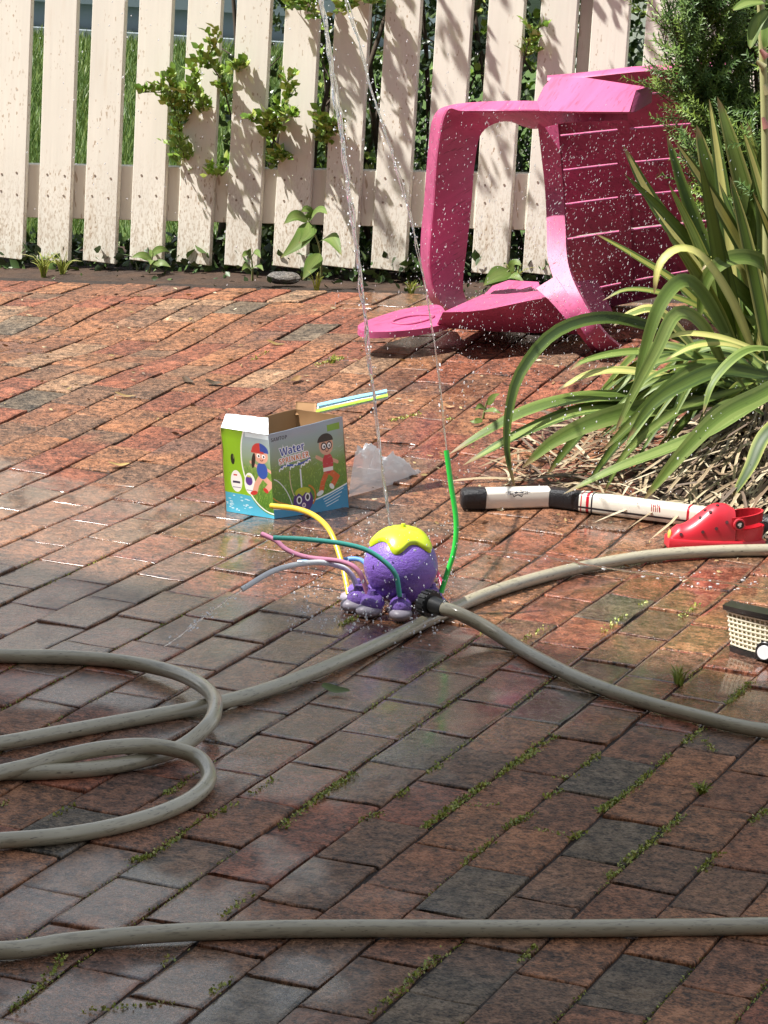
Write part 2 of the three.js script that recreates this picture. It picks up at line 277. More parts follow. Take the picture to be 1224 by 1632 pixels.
// ---------- neighbours beyond the lawn ----------
{
  const bx = (w, hgt, d, x, y, z) => new THREE.BoxGeometry(w, hgt, d).translate(x, y + hgt / 2, z);
  const h = group('neighbour_house', [-4, 0, -17], 'blue grey sided house beyond the lawn, behind the fence', 'house');
  const mats = [0, 1, 2].map((k) => std(lin(0.2 + 0.012 * k, 0.25 + 0.012 * k, 0.29 + 0.012 * k), 0.6));
  part(h, 'wall', bx(8.6, 3.2, 0.2, -4.1, -0.4, -17.2), mats[0]);
  for (let k = 0; k < 14; k++) { const g = bx(8.6, 0.2, 0.03, -4.1, 0.15 + k * 0.19, -17.07); g.rotateX(0); part(h, 'siding_board', g.translate(0, 0, 0.012 * (k % 2)), mats[k % 3]); }
  part(h, 'base_board', bx(8.7, 0.42, 0.06, -4.1, -0.4, -17.03), std(lin(0.26, 0.3, 0.33), 0.6));
  part(h, 'corner_board', bx(0.16, 3.1, 0.1, 0.22, -0.3, -17.02), std(lin(0.7, 0.7, 0.68), 0.6));
  part(h, 'roof', bx(9.2, 0.25, 5, -4.1, 2.8, -19.7), std(lin(0.09, 0.085, 0.08), 0.8));
  const g2 = group('white_garage', [3, 0, -16], 'white garage seen in slivers through the fence near the yew', 'building');
  part(g2, 'wall', bx(5, 2.6, 0.2, 3.3, -0.3, -16), std(lin(0.75, 0.75, 0.72), 0.6));
  for (let k = 0; k < 11; k++) part(g2, 'siding_board', bx(5, 0.19, 0.03, 3.3, -0.1 + k * 0.2, -15.87), std(lin(0.78, 0.78, 0.75), 0.6));
  part(g2, 'roof', bx(5.4, 0.2, 4, 3.3, 2.3, -17.6), std(lin(0.09, 0.085, 0.08), 0.8));
}

// ---------- picket fence ----------
const fenceX = (v, off = 0) => xOf(UF - off, VA + v), fenceZ = (v, off = 0) => zOf(UF - off, VA + v);
{
  const woodC = tex(512, 1024, (u, v) => { const g = fbm(u * 1.0, v * 0.125, 64, 4, 61), n = fbm(u, v, 6, 4, 62), sp = fbm(u, v, 90, 2, 63), st = fbm(u, v * 0.3, 14, 4, 64); let k = 0.96 + 0.03 * (g - 0.5) + 0.05 * (n - 0.5); let c = [k, k * 0.965, k * 0.9]; const spot = sstep(0.74, 0.8, sp) * 0.3 * sstep(0.45, 0.7, n), stain = sstep(0.6, 0.9, st) * 0.07; const splash = sstep(0.3, 0.02, v) * sstep(0.52, 0.68, fbm(u, v, 160, 2, 66)) * 0.17 + sstep(0.2, 0.0, v) * sstep(0.45, 0.7, fbm(u, v, 30, 4, 67)) * 0.07; c = c.map((x, i) => x * (1 - splash * (0.75 + 0.18 * i))); return c.map((x, i) => x * (1 - spot * (0.7 + 0.2 * i)) * (1 - stain * (0.6 + 0.3 * i))); }, true);
  const woodB = tex(256, 512, (u, v) => { const g = fbm(u, v * 0.1, 60, 3, 65); return [g, g, g]; });
  const paint = [0, 1, 2].map((k) => std(lin(0.82 - k * 0.015, 0.84 - k * 0.015, 0.85 - k * 0.015), 0.62, { map: woodC, bumpMap: woodB, bumpScale: 0.0003 }));
  const f = group('picket_fence', [fenceX(1), 0, fenceZ(1)], 'cream painted wooden picket fence along the far edge of the patio', 'fence');
  const nailMat = std(lin(0.28, 0.22, 0.17), 0.6, { metalness: 0.4 });
  const along = (geo, v, off, y) => { geo.rotateY(-TH); geo.translate(fenceX(v, off), y, fenceZ(v, off)); return geo; };
  const pieceUV = (g, k) => { const p = g.attributes.position, n = g.attributes.normal, uv = []; for (let i = 0; i < p.count; i++) uv.push((Math.abs(n.getX(i)) > 0.7 ? p.getZ(i) : p.getX(i)) * 2.2 + k * 0.37, k < 38 ? p.getY(i) / 1.2 : p.getY(i) * 0.3 + 0.4); g.setAttribute('uv', new THREE.Float32BufferAttribute(uv, 2)); return g; };
  for (let k = -5; k < 24; k++) {
    const vR = 0.03 + 0.15 * k, y0 = 0.02 + 0.0845 * vR + rr(-0.004, 0.004), H = 1.12, w = 0.1;
    const s = new THREE.Shape(); s.moveTo(-w / 2, 0); s.lineTo(w / 2, 0); s.lineTo(w / 2, H - 0.05); s.lineTo(0, H); s.lineTo(-w / 2, H - 0.05);
    const g = new THREE.ExtrudeGeometry(s, { depth: 0.016, bevelEnabled: true, bevelThickness: 0.002, bevelSize: 0.002, bevelSegments: 1 });
    g.translate(0, 0, -0.018); pieceUV(g, k + 9); g.rotateZ(rr(-0.003, 0.003));
    const pk = part(f, 'picket', along(g, vR - w / 2, 0, y0), paint[(k + 9) % 3]);
    for (const dx of [-0.026, 0.026]) for (const dy of [0.19, 0.25]) part(pk, 'nail', along(new THREE.CylinderGeometry(0.0032, 0.0032, 0.0012, 10).rotateX(Math.PI / 2).translate(dx + rr(-0.004, 0.004), rr(-0.006, 0.006), 0.0006), vR - w / 2, 0, y0 + dy), nailMat);
  }
  for (const [y, hgt] of [[0.143, 0.157], [0.83, 0.09]]) { const g = new RoundedBoxGeometry(4.6, hgt, 0.038, 2, 0.003); pieceUV(g, 40); g.translate(0, hgt / 2, 0); g.rotateZ(0.0838); part(f, 'rail', along(g, 1.3, -0.042, y + 0.0838 * 1.3), paint[1]); }
  for (const v of [-0.7, 1.72, 3.4]) { const g = new RoundedBoxGeometry(0.1, 1.3, 0.1, 2, 0.004); pieceUV(g, 50); part(f, 'post', along(g.translate(0, 0.5, 0), v, -0.112, 0.08 * v), paint[2]); }
}

// ---------- pink garden chair tipped on its side ----------
{
  const specks = tex(512, 512, (u, v) => { const a = fbm(u, v, 80, 2, 131), b = fbm(u, v, 9, 4, 132); const k = (a > 0.8 ? 0.78 : 1) * (0.9 + 0.2 * (b - 0.5)) * (1 - 0.12 * sstep(0.62, 0.8, fbm(u, v, 24, 3, 133))); return [k, k, k]; }, true);
  const pink = std(lin(0.57, 0.105, 0.25), 0.5, { map: specks, bumpMap: grainBump, bumpScale: 0.0006 });
  const c = group('garden_chair', [0.206, 0.12, -8.117], 'pink plastic slatted garden chair tipped over on its side by the fence', 'chair');
  const fine = (r) => { const c = curve(r), n = (r.length - 1) * 5; return Array.from({ length: n + 1 }, (_, i) => c.getPoint(i / n)); }, ring = (r) => { const c = new THREE.CatmullRomCurve3(r.map(V3), true), n = r.length * 5; return Array.from({ length: n }, (_, i) => c.getPoint(i / n)); };
  const R0 = [[0.513, 0.776, -7.744], [0.371, 0.759, -7.852], [0.228, 0.727, -8.085], [0.104, 0.704, -8.136], [0.064, 0.669, -8.165], [0.056, 0.581, -8.205], [0.054, 0.447, -8.261], [0.052, 0.328, -8.31], [0.062, 0.242, -8.342], [0.081, 0.185, -8.358], [0.111, 0.149, -8.362], [0.16, 0.136, -8.351], [0.224, 0.137, -8.33], [0.318, 0.17, -8.286]];
  const R1 = [[0.514, 0.756, -7.744], [0.372, 0.737, -7.851], [0.228, 0.71, -8.02], [0.134, 0.7, -8.056], [0.095, 0.695, -8.072], [0.08, 0.592, -8.121], [0.079, 0.46, -8.177], [0.076, 0.325, -8.233], [0.082, 0.257, -8.259], [0.097, 0.21, -8.272], [0.125, 0.176, -8.277], [0.166, 0.163, -8.269], [0.221, 0.163, -8.251], [0.313, 0.199, -8.205]];
  const R2 = [[0.516, 0.736, -7.743], [0.374, 0.708, -7.85], [0.314, 0.651, -8.19], [0.243, 0.664, -8.208], [0.188, 0.628, -8.242], [0.176, 0.547, -8.28], [0.175, 0.429, -8.328], [0.171, 0.308, -8.379], [0.168, 0.229, -8.411], [0.172, 0.193, -8.425], [0.188, 0.168, -8.429], [0.232, 0.169, -8.415], [0.278, 0.199, -8.388], [0.347, 0.232, -8.351]];
  part(c, 'front_frame', mergeGeometries([shell(fine(R0), fine(R1), [0.004, -0.004, -0.002], 2), shell(fine(R1), fine(R2), [-0.004, 0.002, -0.005], 3)]), pink);
  part(c, 'armrest', slab([[0.305, 0.759, -7.845], [0.319, 0.787, -7.882], [0.339, 0.81, -7.906], [0.418, 0.817, -7.866], [0.559, 0.813, -7.769], [0.53, 0.805, -7.748], [0.514, 0.762, -7.679], [0.411, 0.751, -7.729], [0.311, 0.739, -7.8]], [0.004, -0.006, -0.018]), pink);
  part(c, 'arm_end', slab([[0.529, 0.807, -7.733], [0.559, 0.815, -7.758], [0.56, 0.777, -7.769], [0.518, 0.761, -7.683]], [0.012, 0, -0.012]), pink);
  part(c, 'armrest', slab(ring([[-0.091, 0.16, -8.027], [-0.036, 0.169, -8.135], [0.026, 0.178, -8.209], [0.102, 0.186, -8.246], [0.127, 0.184, -8.142], [0.152, 0.183, -8.066], [0.108, 0.176, -8.002], [0.052, 0.169, -7.967], [-0.022, 0.162, -7.948], [-0.076, 0.158, -7.96]]), [0, -0.016, 0]), pink, 'rounded paddle end of the lower armrest');
  part(c, 'rib', new THREE.TubeGeometry(new THREE.CatmullRomCurve3([[-0.008, 0.169, -8.045], [0.038, 0.176, -8.112], [0.093, 0.181, -8.112], [0.077, 0.177, -8.057], [0.031, 0.171, -8.02]].map(V3), true), 40, 0.003, 6, true), pink);
  part(c, 'side_panel', shell([[0.114, 0.224, -7.917], [0.174, 0.229, -7.916], [0.219, 0.234, -7.931], [0.265, 0.246, -7.935], [0.333, 0.264, -7.941], [0.397, 0.274, -7.959]], [[0.1, 0.164, -8.04], [0.175, 0.164, -8.033], [0.249, 0.163, -8.037], [0.327, 0.164, -8.039], [0.397, 0.166, -8.045], [0.46, 0.163, -8.064]], [0.1, 0.01, -0.24], 3), pink);
  part(c, 'side_panel', shell([[0.214, 0.176, -8.425], [0.245, 0.214, -8.424], [0.285, 0.232, -8.419], [0.362, 0.235, -8.401]], [[0.221, 0.168, -8.262], [0.268, 0.174, -8.244], [0.315, 0.183, -8.226], [0.377, 0.194, -8.202]], [0, -0.004, -0.006], 3), pink);
  // bar between the frame and the backrest, bending down to the foot
  part(c, 'leg', shell(fine([[0.319, 0.675, -8.066], [0.334, 0.597, -8.084], [0.349, 0.516, -8.114], [0.358, 0.43, -8.064], [0.363, 0.361, -8.007], [0.382, 0.311, -7.941], [0.415, 0.26, -7.888], [0.473, 0.182, -7.866], [0.514, 0.14, -7.957]]), fine([[0.366, 0.686, -8.026], [0.379, 0.604, -8.045], [0.392, 0.524, -8.076], [0.402, 0.437, -8.033], [0.408, 0.374, -7.987], [0.421, 0.329, -7.935], [0.451, 0.279, -7.875], [0.497, 0.216, -7.857], [0.551, 0.16, -7.944]]), [0.005, 0, -0.022], 2), pink);
  part(c, 'leg', shell(fine([[0.337, 0.292, -7.945], [0.374, 0.267, -7.904], [0.434, 0.208, -7.881], [0.487, 0.139, -7.968]]), fine([[0.382, 0.324, -7.947], [0.413, 0.291, -7.902], [0.466, 0.238, -7.869], [0.538, 0.151, -7.949]]), [0.004, -0.003, -0.018], 2), pink, 'splayed flat foot of the chair');
  // backrest: slats with narrow gaps, leaning towards the patio
  const top = 7.8, bot = 8.2, rows = [[[875,127],[1160,101]], [[880,163],[1152,141]], [[885,218],[1142,192]], [[888,273],[1136,246]], [[893,327],[1136,299]], [[900,381],[1138,350]], [[915,468],[1145,425]], [[935,500],[1150,455]]];
  const ptsL = [[0.329, 0.801, -7.947], [0.345, 0.739, -8.014], [0.364, 0.645, -8.112], [0.381, 0.548, -8.208], [0.399, 0.45, -8.304], [0.421, 0.351, -8.399], [0.463, 0.19, -8.529], [0.502, 0.132, -8.569]], ptsR = [[0.741, 0.876, -7.786], [0.73, 0.809, -7.854], [0.738, 0.72, -7.954], [0.746, 0.628, -8.052], [0.762, 0.536, -8.147], [0.787, 0.446, -8.238], [0.825, 0.31, -8.361], [0.843, 0.254, -8.408]];
  for (let k = 0; k < 7; k++) {
    const gap = 0.032, a = V3(ptsL[k]).lerp(V3(ptsL[k + 1]), k ? gap : 0), b = V3(ptsL[k]).lerp(V3(ptsL[k + 1]), 1 - gap), d = V3(ptsR[k]).lerp(V3(ptsR[k + 1]), k ? gap : 0), e = V3(ptsR[k]).lerp(V3(ptsR[k + 1]), 1 - gap);
    const A = [], B = []; for (let i = 0; i <= 8; i++) { const t = i / 8, bow = -0.02 * Math.sin(Math.PI * t); A.push(a.clone().lerp(d, t).add(new THREE.Vector3(0, 0, bow))); B.push(b.clone().lerp(e, t).add(new THREE.Vector3(0, 0, bow))); }
    part(c, 'slat', shell(A, B, [0, 0.004, -0.009], 2), pink);
  }
  part(c, 'cross_brace', shell([[0.494, 0.827, -7.906], [0.536, 0.511, -8.235], [0.585, 0.196, -8.516]], [[0.522, 0.833, -7.896], [0.565, 0.518, -8.223], [0.616, 0.203, -8.503]], [0, 0.01, -0.02]), pink);
  part(c, 'rim', shell([[0.329, 0.805, -7.935], [0.413, 0.821, -7.9], [0.529, 0.846, -7.856], [0.643, 0.864, -7.812], [0.74, 0.881, -7.775]], [[0.329, 0.798, -7.928], [0.413, 0.814, -7.892], [0.529, 0.839, -7.845], [0.643, 0.859, -7.802], [0.739, 0.876, -7.765]], [0, 0.003, -0.02]), pink);
}

// ---------- garden hose: one run that leaves the picture and returns ----------
const hoseTex = tex(256, 256, (u, v) => { const n = fbm(u, v, 10, 4, 71), s = fbm(u, v, 50, 3, 72); const k = 0.92 + 0.1 * (n - 0.5) - 0.3 * sstep(0.74, 0.8, s) - 0.12 * sstep(0.62, 0.75, fbm(u, v, 22, 3, 74)); return [k, k, k * 0.99]; }, true);
hoseTex.repeat.set(30, 1);
const hoseMat = std(lin(0.43, 0.385, 0.28), 0.3, { map: hoseTex, clearcoat: 0.6, clearcoatRoughness: 0.12 });
{
  const R = 0.0125, h = group('garden_hose', [0.114, 0, -5.963], 'grey beige garden hose winding across the wet bricks to the octopus sprinkler', 'hose');
  const path = [
    [0.104, 0.045, -5.8], [0.145, 0.046, -5.753], [0.191, 0.03, -5.736], [0.242, 0.014, -5.686], [0.3, 0.013, -5.577], [0.372, 0.013, -5.462], [0.453, 0.013, -5.373], [0.543, 0.013, -5.303], [0.657, 0.013, -5.24],
    [1.0, 0.0125, -5.28], [1.35, 0.0125, -5.0], [1.45, 0.0125, -4.6], [1.2, 0.0125, -4.3], [0.631, 0.013, -4.317],
    [0.563, 0.013, -4.303], [0.367, 0.013, -4.262], [0.177, 0.013, -4.227], [-0.01, 0.013, -4.196], [-0.145, 0.013, -4.168], [-0.276, 0.013, -4.129], [-0.38, 0.013, -4.084], [-0.465, 0.013, -4.037],
    [-0.75, 0.0125, -4.05], [-1.1, 0.0125, -4.15], [-1.2, 0.0125, -4.5], [-0.571, 0.013, -4.446],
    [-0.52, 0.013, -4.466], [-0.443, 0.013, -4.5], [-0.375, 0.013, -4.549], [-0.308, 0.013, -4.624], [-0.259, 0.014, -4.715], [-0.243, 0.018, -4.804], [-0.268, 0.026, -4.875], [-0.33, 0.036, -4.883], [-0.4, 0.038, -4.856], [-0.469, 0.03, -4.823], [-0.531, 0.02, -4.782],
    [-0.647, 0.013, -4.721], [-0.95, 0.0125, -4.9], [-1.15, 0.03, -4.95], [-0.95, 0.03, -5.02], [-0.606, 0.013, -4.769],
    [-0.559, 0.013, -4.778], [-0.485, 0.013, -4.796], [-0.411, 0.013, -4.829], [-0.344, 0.013, -4.89], [-0.295, 0.016, -4.954], [-0.26, 0.036, -5.004], [-0.254, 0.042, -5.111], [-0.283, 0.034, -5.234], [-0.346, 0.022, -5.352], [-0.437, 0.013, -5.424], [-0.535, 0.013, -5.43], [-0.641, 0.013, -5.415],
    [-0.9, 0.0125, -5.42], [-1.15, 0.0125, -5.25], [-0.95, 0.0125, -5.05], [-0.623, 0.013, -4.89],
    [-0.578, 0.013, -4.922], [-0.488, 0.013, -5.001], [-0.386, 0.013, -5.09], [-0.291, 0.013, -5.174], [-0.203, 0.013, -5.272], [-0.104, 0.013, -5.426], [0.001, 0.013, -5.626], [0.101, 0.013, -5.832], [0.196, 0.013, -6.018], [0.296, 0.013, -6.166], [0.411, 0.013, -6.3], [0.541, 0.018, -6.395], [0.67, 0.023, -6.443], [0.778, 0.027, -6.465], [1.05, 0.04, -6.5], [1.7, 0.05, -6.6], [2.6, 0.03, -6.4],
  ];
  part(h, 'tube', new THREE.TubeGeometry(new THREE.CatmullRomCurve3(path.map(V3), false, 'centripetal'), 1600, R, 14, false), hoseMat);
  const black = std(lin(0.018, 0.018, 0.018), 0.38), a = V3(path[0]), d = V3(path[1]).sub(a).normalize(), q = turnTo(d);
  const ring = (r0, r1, len, at) => { const g = new THREE.CylinderGeometry(r1, r0, len, 28); g.applyQuaternion(q); const p = a.clone().addScaledVector(d, at); return g.translate(p.x, p.y, p.z); };
  const col = part(h, 'coupling', mergeGeometries([ring(0.0235, 0.0235, 0.02, -0.018), ring(0.017, 0.0145, 0.034, 0.008)].map((g) => g)), black, 'black ridged hose coupling');
  for (let k = 0; k < 16; k++) { const g = new THREE.BoxGeometry(0.005, 0.018, 0.005); g.translate(0.0235, 0, 0); g.rotateY((k / 16) * Math.PI * 2); g.applyQuaternion(q); const p = a.clone().addScaledVector(d, -0.018); g.translate(p.x, p.y, p.z); part(col, 'ridge', g, black); }
}

// ---------- octopus sprinkler ----------
{
  const base = V3([0.037, 0, -5.913]); base.y = 0;
  const o = group('octopus_sprinkler', base, 'purple octopus toy sprinkler with lime cap and coloured spray tubes', 'sprinkler');
  const purple = std(lin(0.18, 0.09, 0.42), 0.45, { clearcoat: 0.3, clearcoatRoughness: 0.2, bumpMap: grainBump, bumpScale: 0.003 }), lime = std(lin(0.52, 0.62, 0.02), 0.35, { clearcoat: 0.3, clearcoatRoughness: 0.15 }), lilac = std(lin(0.3, 0.27, 0.32), 0.4);
  const body = new THREE.SphereGeometry(1, 48, 36); { const p = body.attributes.position; for (let i = 0; i < p.count; i++) { const y = p.getY(i), k = 1 - 0.1 * Math.max(0, -y) + 0.02 * y; p.setXYZ(i, p.getX(i) * 0.069 * k, y * 0.07 + 0.085, p.getZ(i) * 0.069 * k); } body.computeVertexNormals(); }
  local(o, 'body', body, purple);
  // lime cap with drooping lobes
  const nR = 14, nP = 96, pos = [], idx = []; for (const s of [0.0055, 0.0008]) for (let i = 0; i <= nR; i++) for (let j = 0; j < nP; j++) {
    const ph = (j / nP) * Math.PI * 2, lobe = Math.pow(0.5 + 0.5 * Math.cos(5 * (ph - 1.75)), 1.4), th = (i / nR) * (0.72 + 0.3 * lobe) + 0.0001, bulge = i === nR ? -0.0045 : 0.003 * Math.sin((i / nR) * Math.PI), r = 0.0695 + (s > 0.003 ? s + bulge : s), ry = 0.071 + (s > 0.003 ? s + bulge : s);
    pos.push(Math.sin(th) * Math.cos(ph) * r, Math.cos(th) * ry + 0.085, Math.sin(th) * Math.sin(ph) * r); }
  const N = (nR + 1) * nP; for (let i = 0; i < nR; i++) for (let j = 0; j < nP; j++) { const a = i * nP + j, b = i * nP + ((j + 1) % nP); idx.push(a, b, b + nP, a, b + nP, a + nP, N + a, N + b + nP, N + b, N + a, N + a + nP, N + b + nP); }
  for (let j = 0; j < nP; j++) { const a = nR * nP + j, b = nR * nP + ((j + 1) % nP); idx.push(a, b, N + b, a, N + b, N + a); }
  const cap = local(o, 'cap', meshFrom(pos, idx), lime); local(cap, 'nozzle', new THREE.CylinderGeometry(0.004, 0.006, 0.012, 14).translate(0, 0.162, 0), lime);
  // eight feet
  const feet = [[-0.078, 0.022], [-0.052, 0.05], [0.004, 0.062], [0.068, 0.02], [0.062, -0.03], [0.02, -0.07], [-0.04, -0.066], [-0.08, -0.025]];
  for (const [fx, fz] of feet) {
    const a = Math.atan2(fz, fx), ft = new THREE.SphereGeometry(1, 20, 14); ft.scale(0.024, 0.019, 0.021); ft.rotateY(-a); ft.translate(fx * 0.93, 0.026, fz * 0.93);
    const m = local(o, 'foot', ft, purple), sole = new THREE.SphereGeometry(1, 20, 14); sole.scale(0.028, 0.014, 0.022); sole.rotateY(-a); sole.translate(fx * 1.03, 0.0135, fz * 1.03); local(m, 'sucker', sole, lilac);
    local(m, 'socket', new THREE.CylinderGeometry(0.0075, 0.011, 0.016, 14).translate(fx * 0.97, 0.043, fz * 0.97), purple);
  }
  const rubber = (r, g, b) => std(lin(r, g, b), 0.36, { clearcoat: 0.3, clearcoatRoughness: 0.2 });
  const tubes = [
    ['yellow spray tube', rubber(0.62, 0.42, 0.03), [[-0.056, 0.022, -5.93], [-0.071, 0.063, -5.98], [-0.096, 0.109, -6.04], [-0.126, 0.125, -6.1], [-0.165, 0.13, -6.14], [-0.218, 0.124, -6.18]], 0.0054],
    ['teal spray tube', rubber(0.07, 0.42, 0.35), [[0.038, 0.049, -5.84], [0.025, 0.096, -5.83], [-0.018, 0.13, -5.83], [-0.067, 0.143, -5.83], [-0.137, 0.145, -5.84], [-0.199, 0.142, -5.85]], 0.0047],
    ['pink spray tube', rubber(0.55, 0.22, 0.34), [[-0.02, 0.04, -5.87], [-0.04, 0.083, -5.87], [-0.072, 0.097, -5.88], [-0.136, 0.099, -5.89], [-0.174, 0.108, -5.9], [-0.196, 0.122, -5.91], [-0.224, 0.131, -5.92]], 0.0046],
    ['white spray tube', rubber(0.78, 0.79, 0.8), [[-0.039, 0.034, -5.91], [-0.053, 0.065, -5.91], [-0.076, 0.083, -5.9], [-0.123, 0.095, -5.87], [-0.19, 0.087, -5.83], [-0.25, 0.054, -5.8]], 0.0052],
    ['light blue spray tube', rubber(0.12, 0.3, 0.62), [[-0.006, 0.038, -5.99], [-0.038, 0.067, -6.02], [-0.091, 0.06, -6.03], [-0.157, 0.048, -6.05]], 0.0046],
    ['green spray tube', rubber(0.03, 0.5, 0.06), [[0.114, 0.044, -5.9], [0.123, 0.078, -5.91], [0.134, 0.125, -5.92], [0.134, 0.176, -5.93], [0.121, 0.239, -5.94], [0.108, 0.303, -5.95]], 0.0049],
    ['red spray tube', rubber(0.5, 0.04, 0.1), [[0.117, 0.032, -5.98], [0.11, 0.049, -6], [0.101, 0.061, -6.02]], 0.0046],
  ];
  for (const [label, mat, pts, r] of tubes) part(o, 'spray_tube', tube(pts, r, 60, 12), mat, label);
}

// ---------- carton the sprinkler came in ----------
{
  const A = V3([-0.325, 0.001, -6.624]), B = V3([-0.224, 0.001, -6.583]), C = V3([-0.074, 0.008, -6.715]), hB = 0.176;
  A.y = B.y = 0.002; C.y = 0.004;
  const At = V3([-0.345, 0.179, -6.62]), Bt = V3([-0.245, 0.179, -6.575]), Ct = V3([-0.099, 0.199, -6.71]), D = A.clone().add(C).sub(B), Dt = At.clone().add(Ct).sub(Bt);
  const b = group('carton', B, 'opened colourful cardboard toy carton on the wet bricks', 'box');
  const W1 = 640, H1 = 560;
  const figure = (c, x, y, s, o) => { // a small running child in plain flat colours
    c.save(); c.translate(x, y); c.scale(s, s);
    c.strokeStyle = o.skin; c.lineWidth = 13; c.lineCap = 'round'; c.beginPath(); c.moveTo(-18, 52); c.lineTo(-52, 34); c.moveTo(18, 52); c.lineTo(50, 66); c.stroke();
    c.strokeStyle = o.legs; c.lineWidth = 24; c.beginPath(); c.moveTo(-8, 96); c.lineTo(-30, 128); c.lineTo(-40, 158); c.moveTo(12, 96); c.lineTo(42, 118); c.lineTo(22, 140); c.stroke();
    c.fillStyle = o.shoes; c.beginPath(); c.ellipse(-46, 166, 18, 9, -0.3, 0, 7); c.ellipse(14, 148, 14, 9, 0.6, 0, 7); c.fill();
    c.fillStyle = o.shirt; c.beginPath(); c.ellipse(2, 64, 27, 36, 0, 0, 7); c.fill(); if (o.belt) { c.fillStyle = o.belt; c.fillRect(-24, 78, 50, 14); }
    c.fillStyle = o.skin; c.beginPath(); c.ellipse(0, 0, 36, 34, 0, 0, 7); c.fill();
    c.fillStyle = o.hair; c.beginPath(); c.ellipse(-2, -14, 40, 28, 0, Math.PI, 0); c.fill(); if (o.braid) { c.beginPath(); c.ellipse(-38, 26, 9, 34, 0.2, 0, 7); c.fill(); }
    if (o.hat) { c.fillStyle = o.hat[0]; c.beginPath(); c.ellipse(-2, -14, 42, 40, 0, Math.PI, Math.PI * 1.5); c.lineTo(-2, -14); c.fill(); c.fillStyle = o.hat[1]; c.beginPath(); c.ellipse(-2, -14, 42, 40, 0, Math.PI * 1.5, 0); c.lineTo(-2, -14); c.fill(); c.fillStyle = o.hat[0]; c.fillRect(-46, -18, 62, 9); }
    c.fillStyle = '#fff'; c.beginPath(); c.ellipse(-12, 2, 9, 9, 0, 0, 7); c.ellipse(14, 2, 9, 9, 0, 0, 7); c.fill(); c.fillStyle = '#222'; c.beginPath(); c.ellipse(-11, 3, 4, 5, 0, 0, 7); c.ellipse(15, 3, 4, 5, 0, 0, 7); c.fill();
    if (o.glasses) { c.strokeStyle = '#1d1d28'; c.lineWidth = 4; c.beginPath(); c.arc(-13, 2, 12, 0, 7); c.moveTo(28, 2); c.arc(15, 2, 12, 0, 7); c.stroke(); }
    c.strokeStyle = '#7a2c22'; c.lineWidth = 3; c.beginPath(); c.arc(2, 14, 8, 0.2, 2.6); c.stroke(); c.restore();
  };
  const meadow = (c, w, h) => { const g = c.createLinearGradient(0, 0, 0, h); g.addColorStop(0, '#a3b4c6'); g.addColorStop(0.3, '#93a98e'); g.addColorStop(0.5, '#6f9138'); g.addColorStop(1, '#437a1a'); c.fillStyle = g; c.fillRect(0, 0, w, h); for (let k = 0; k < 900; k++) { const x = rnd() * w, y = h * (0.42 + 0.55 * rnd()); c.strokeStyle = pick(['#6fa02c', '#8db544', '#437a1a', '#a9c75a']); c.lineWidth = 2; c.beginPath(); c.moveTo(x, y); c.lineTo(x + rr(-5, 5), y - rr(6, 18)); c.stroke(); } };
  const front = canvasTex(W1, H1, (c, w, h) => {
    meadow(c, w, h);
    c.fillStyle = '#2e8fb8'; c.beginPath(); c.moveTo(0, h); c.lineTo(0, h - 62); c.quadraticCurveTo(w * 0.34, h - 30, w, h - 150); c.lineTo(w, h); c.fill(); c.strokeStyle = '#eef3f0'; c.lineWidth = 9; c.beginPath(); c.moveTo(0, h - 64); c.quadraticCurveTo(w * 0.34, h - 32, w, h - 152); c.stroke();
    c.font = 'bold 13px sans-serif'; c.fillStyle = '#dfe9ee'; for (let k = 0; k < 4; k++) { c.save(); c.translate(w * 0.66 + k * 8, h - 62 + k * 16 - 18); c.rotate(-0.27); c.fillRect(0, 0, 190 - k * 26, 5); c.restore(); }
    c.font = 'bold 34px sans-serif'; c.fillStyle = '#3a4350'; c.fillText('SAMTOP', 18, 52);
    c.save(); c.translate(86, 158); c.rotate(-0.06); c.font = 'bold 70px sans-serif'; c.strokeStyle = '#f4f6fb'; c.lineWidth = 10; c.strokeText('Water', 0, 0); c.fillStyle = '#27479a'; c.fillText('Water', 0, 0); c.font = 'bold 48px sans-serif'; c.strokeText('SPRINKLER', -20, 50); c.fillStyle = '#d2762a'; c.fillText('SPRINKLER', -20, 50); c.restore();
    c.strokeStyle = '#3560b0'; c.lineWidth = 13; c.beginPath(); c.moveTo(80, 232); c.bezierCurveTo(150, 204, 190, 260, 330, 206); c.stroke(); c.strokeStyle = '#f2f5f8'; c.lineWidth = 9; for (let k = 0; k < 9; k++) { c.beginPath(); c.arc(80 + k * 30, 250 - (k % 3) * 12, 12, 2.6, 6); c.stroke(); }
    c.strokeStyle = '#e8eef2'; c.lineWidth = 12; c.beginPath(); c.moveTo(242, 400); c.lineTo(240, 262); c.stroke(); c.strokeStyle = '#d9c6a0'; c.lineWidth = 7; c.beginPath(); c.moveTo(176, 430); c.bezierCurveTo(140, 360, 150, 300, 150, 262); c.stroke(); c.strokeStyle = '#dfe5e6'; c.beginPath(); c.moveTo(160, 500); c.bezierCurveTo(130, 390, 70, 320, 20, 300); c.stroke(); c.strokeStyle = '#d98a26'; c.beginPath(); c.moveTo(150, 500); c.bezierCurveTo(110, 460, 60, 480, 0, 420); c.stroke(); c.strokeStyle = '#c77b2a'; c.lineWidth = 12; c.beginPath(); c.moveTo(330, 500); c.bezierCurveTo(390, 440, 330, 380, 300, 378); c.stroke();
    c.fillStyle = '#4a2a78'; c.beginPath(); c.ellipse(250, 470, 84, 78, 0, 0, 7); c.fill(); c.fillStyle = '#b5bf2e'; c.beginPath(); c.ellipse(250, 412, 66, 30, 0, Math.PI, 0); c.lineTo(300, 436); c.lineTo(274, 416); c.lineTo(244, 440); c.lineTo(214, 416); c.lineTo(188, 434); c.fill();
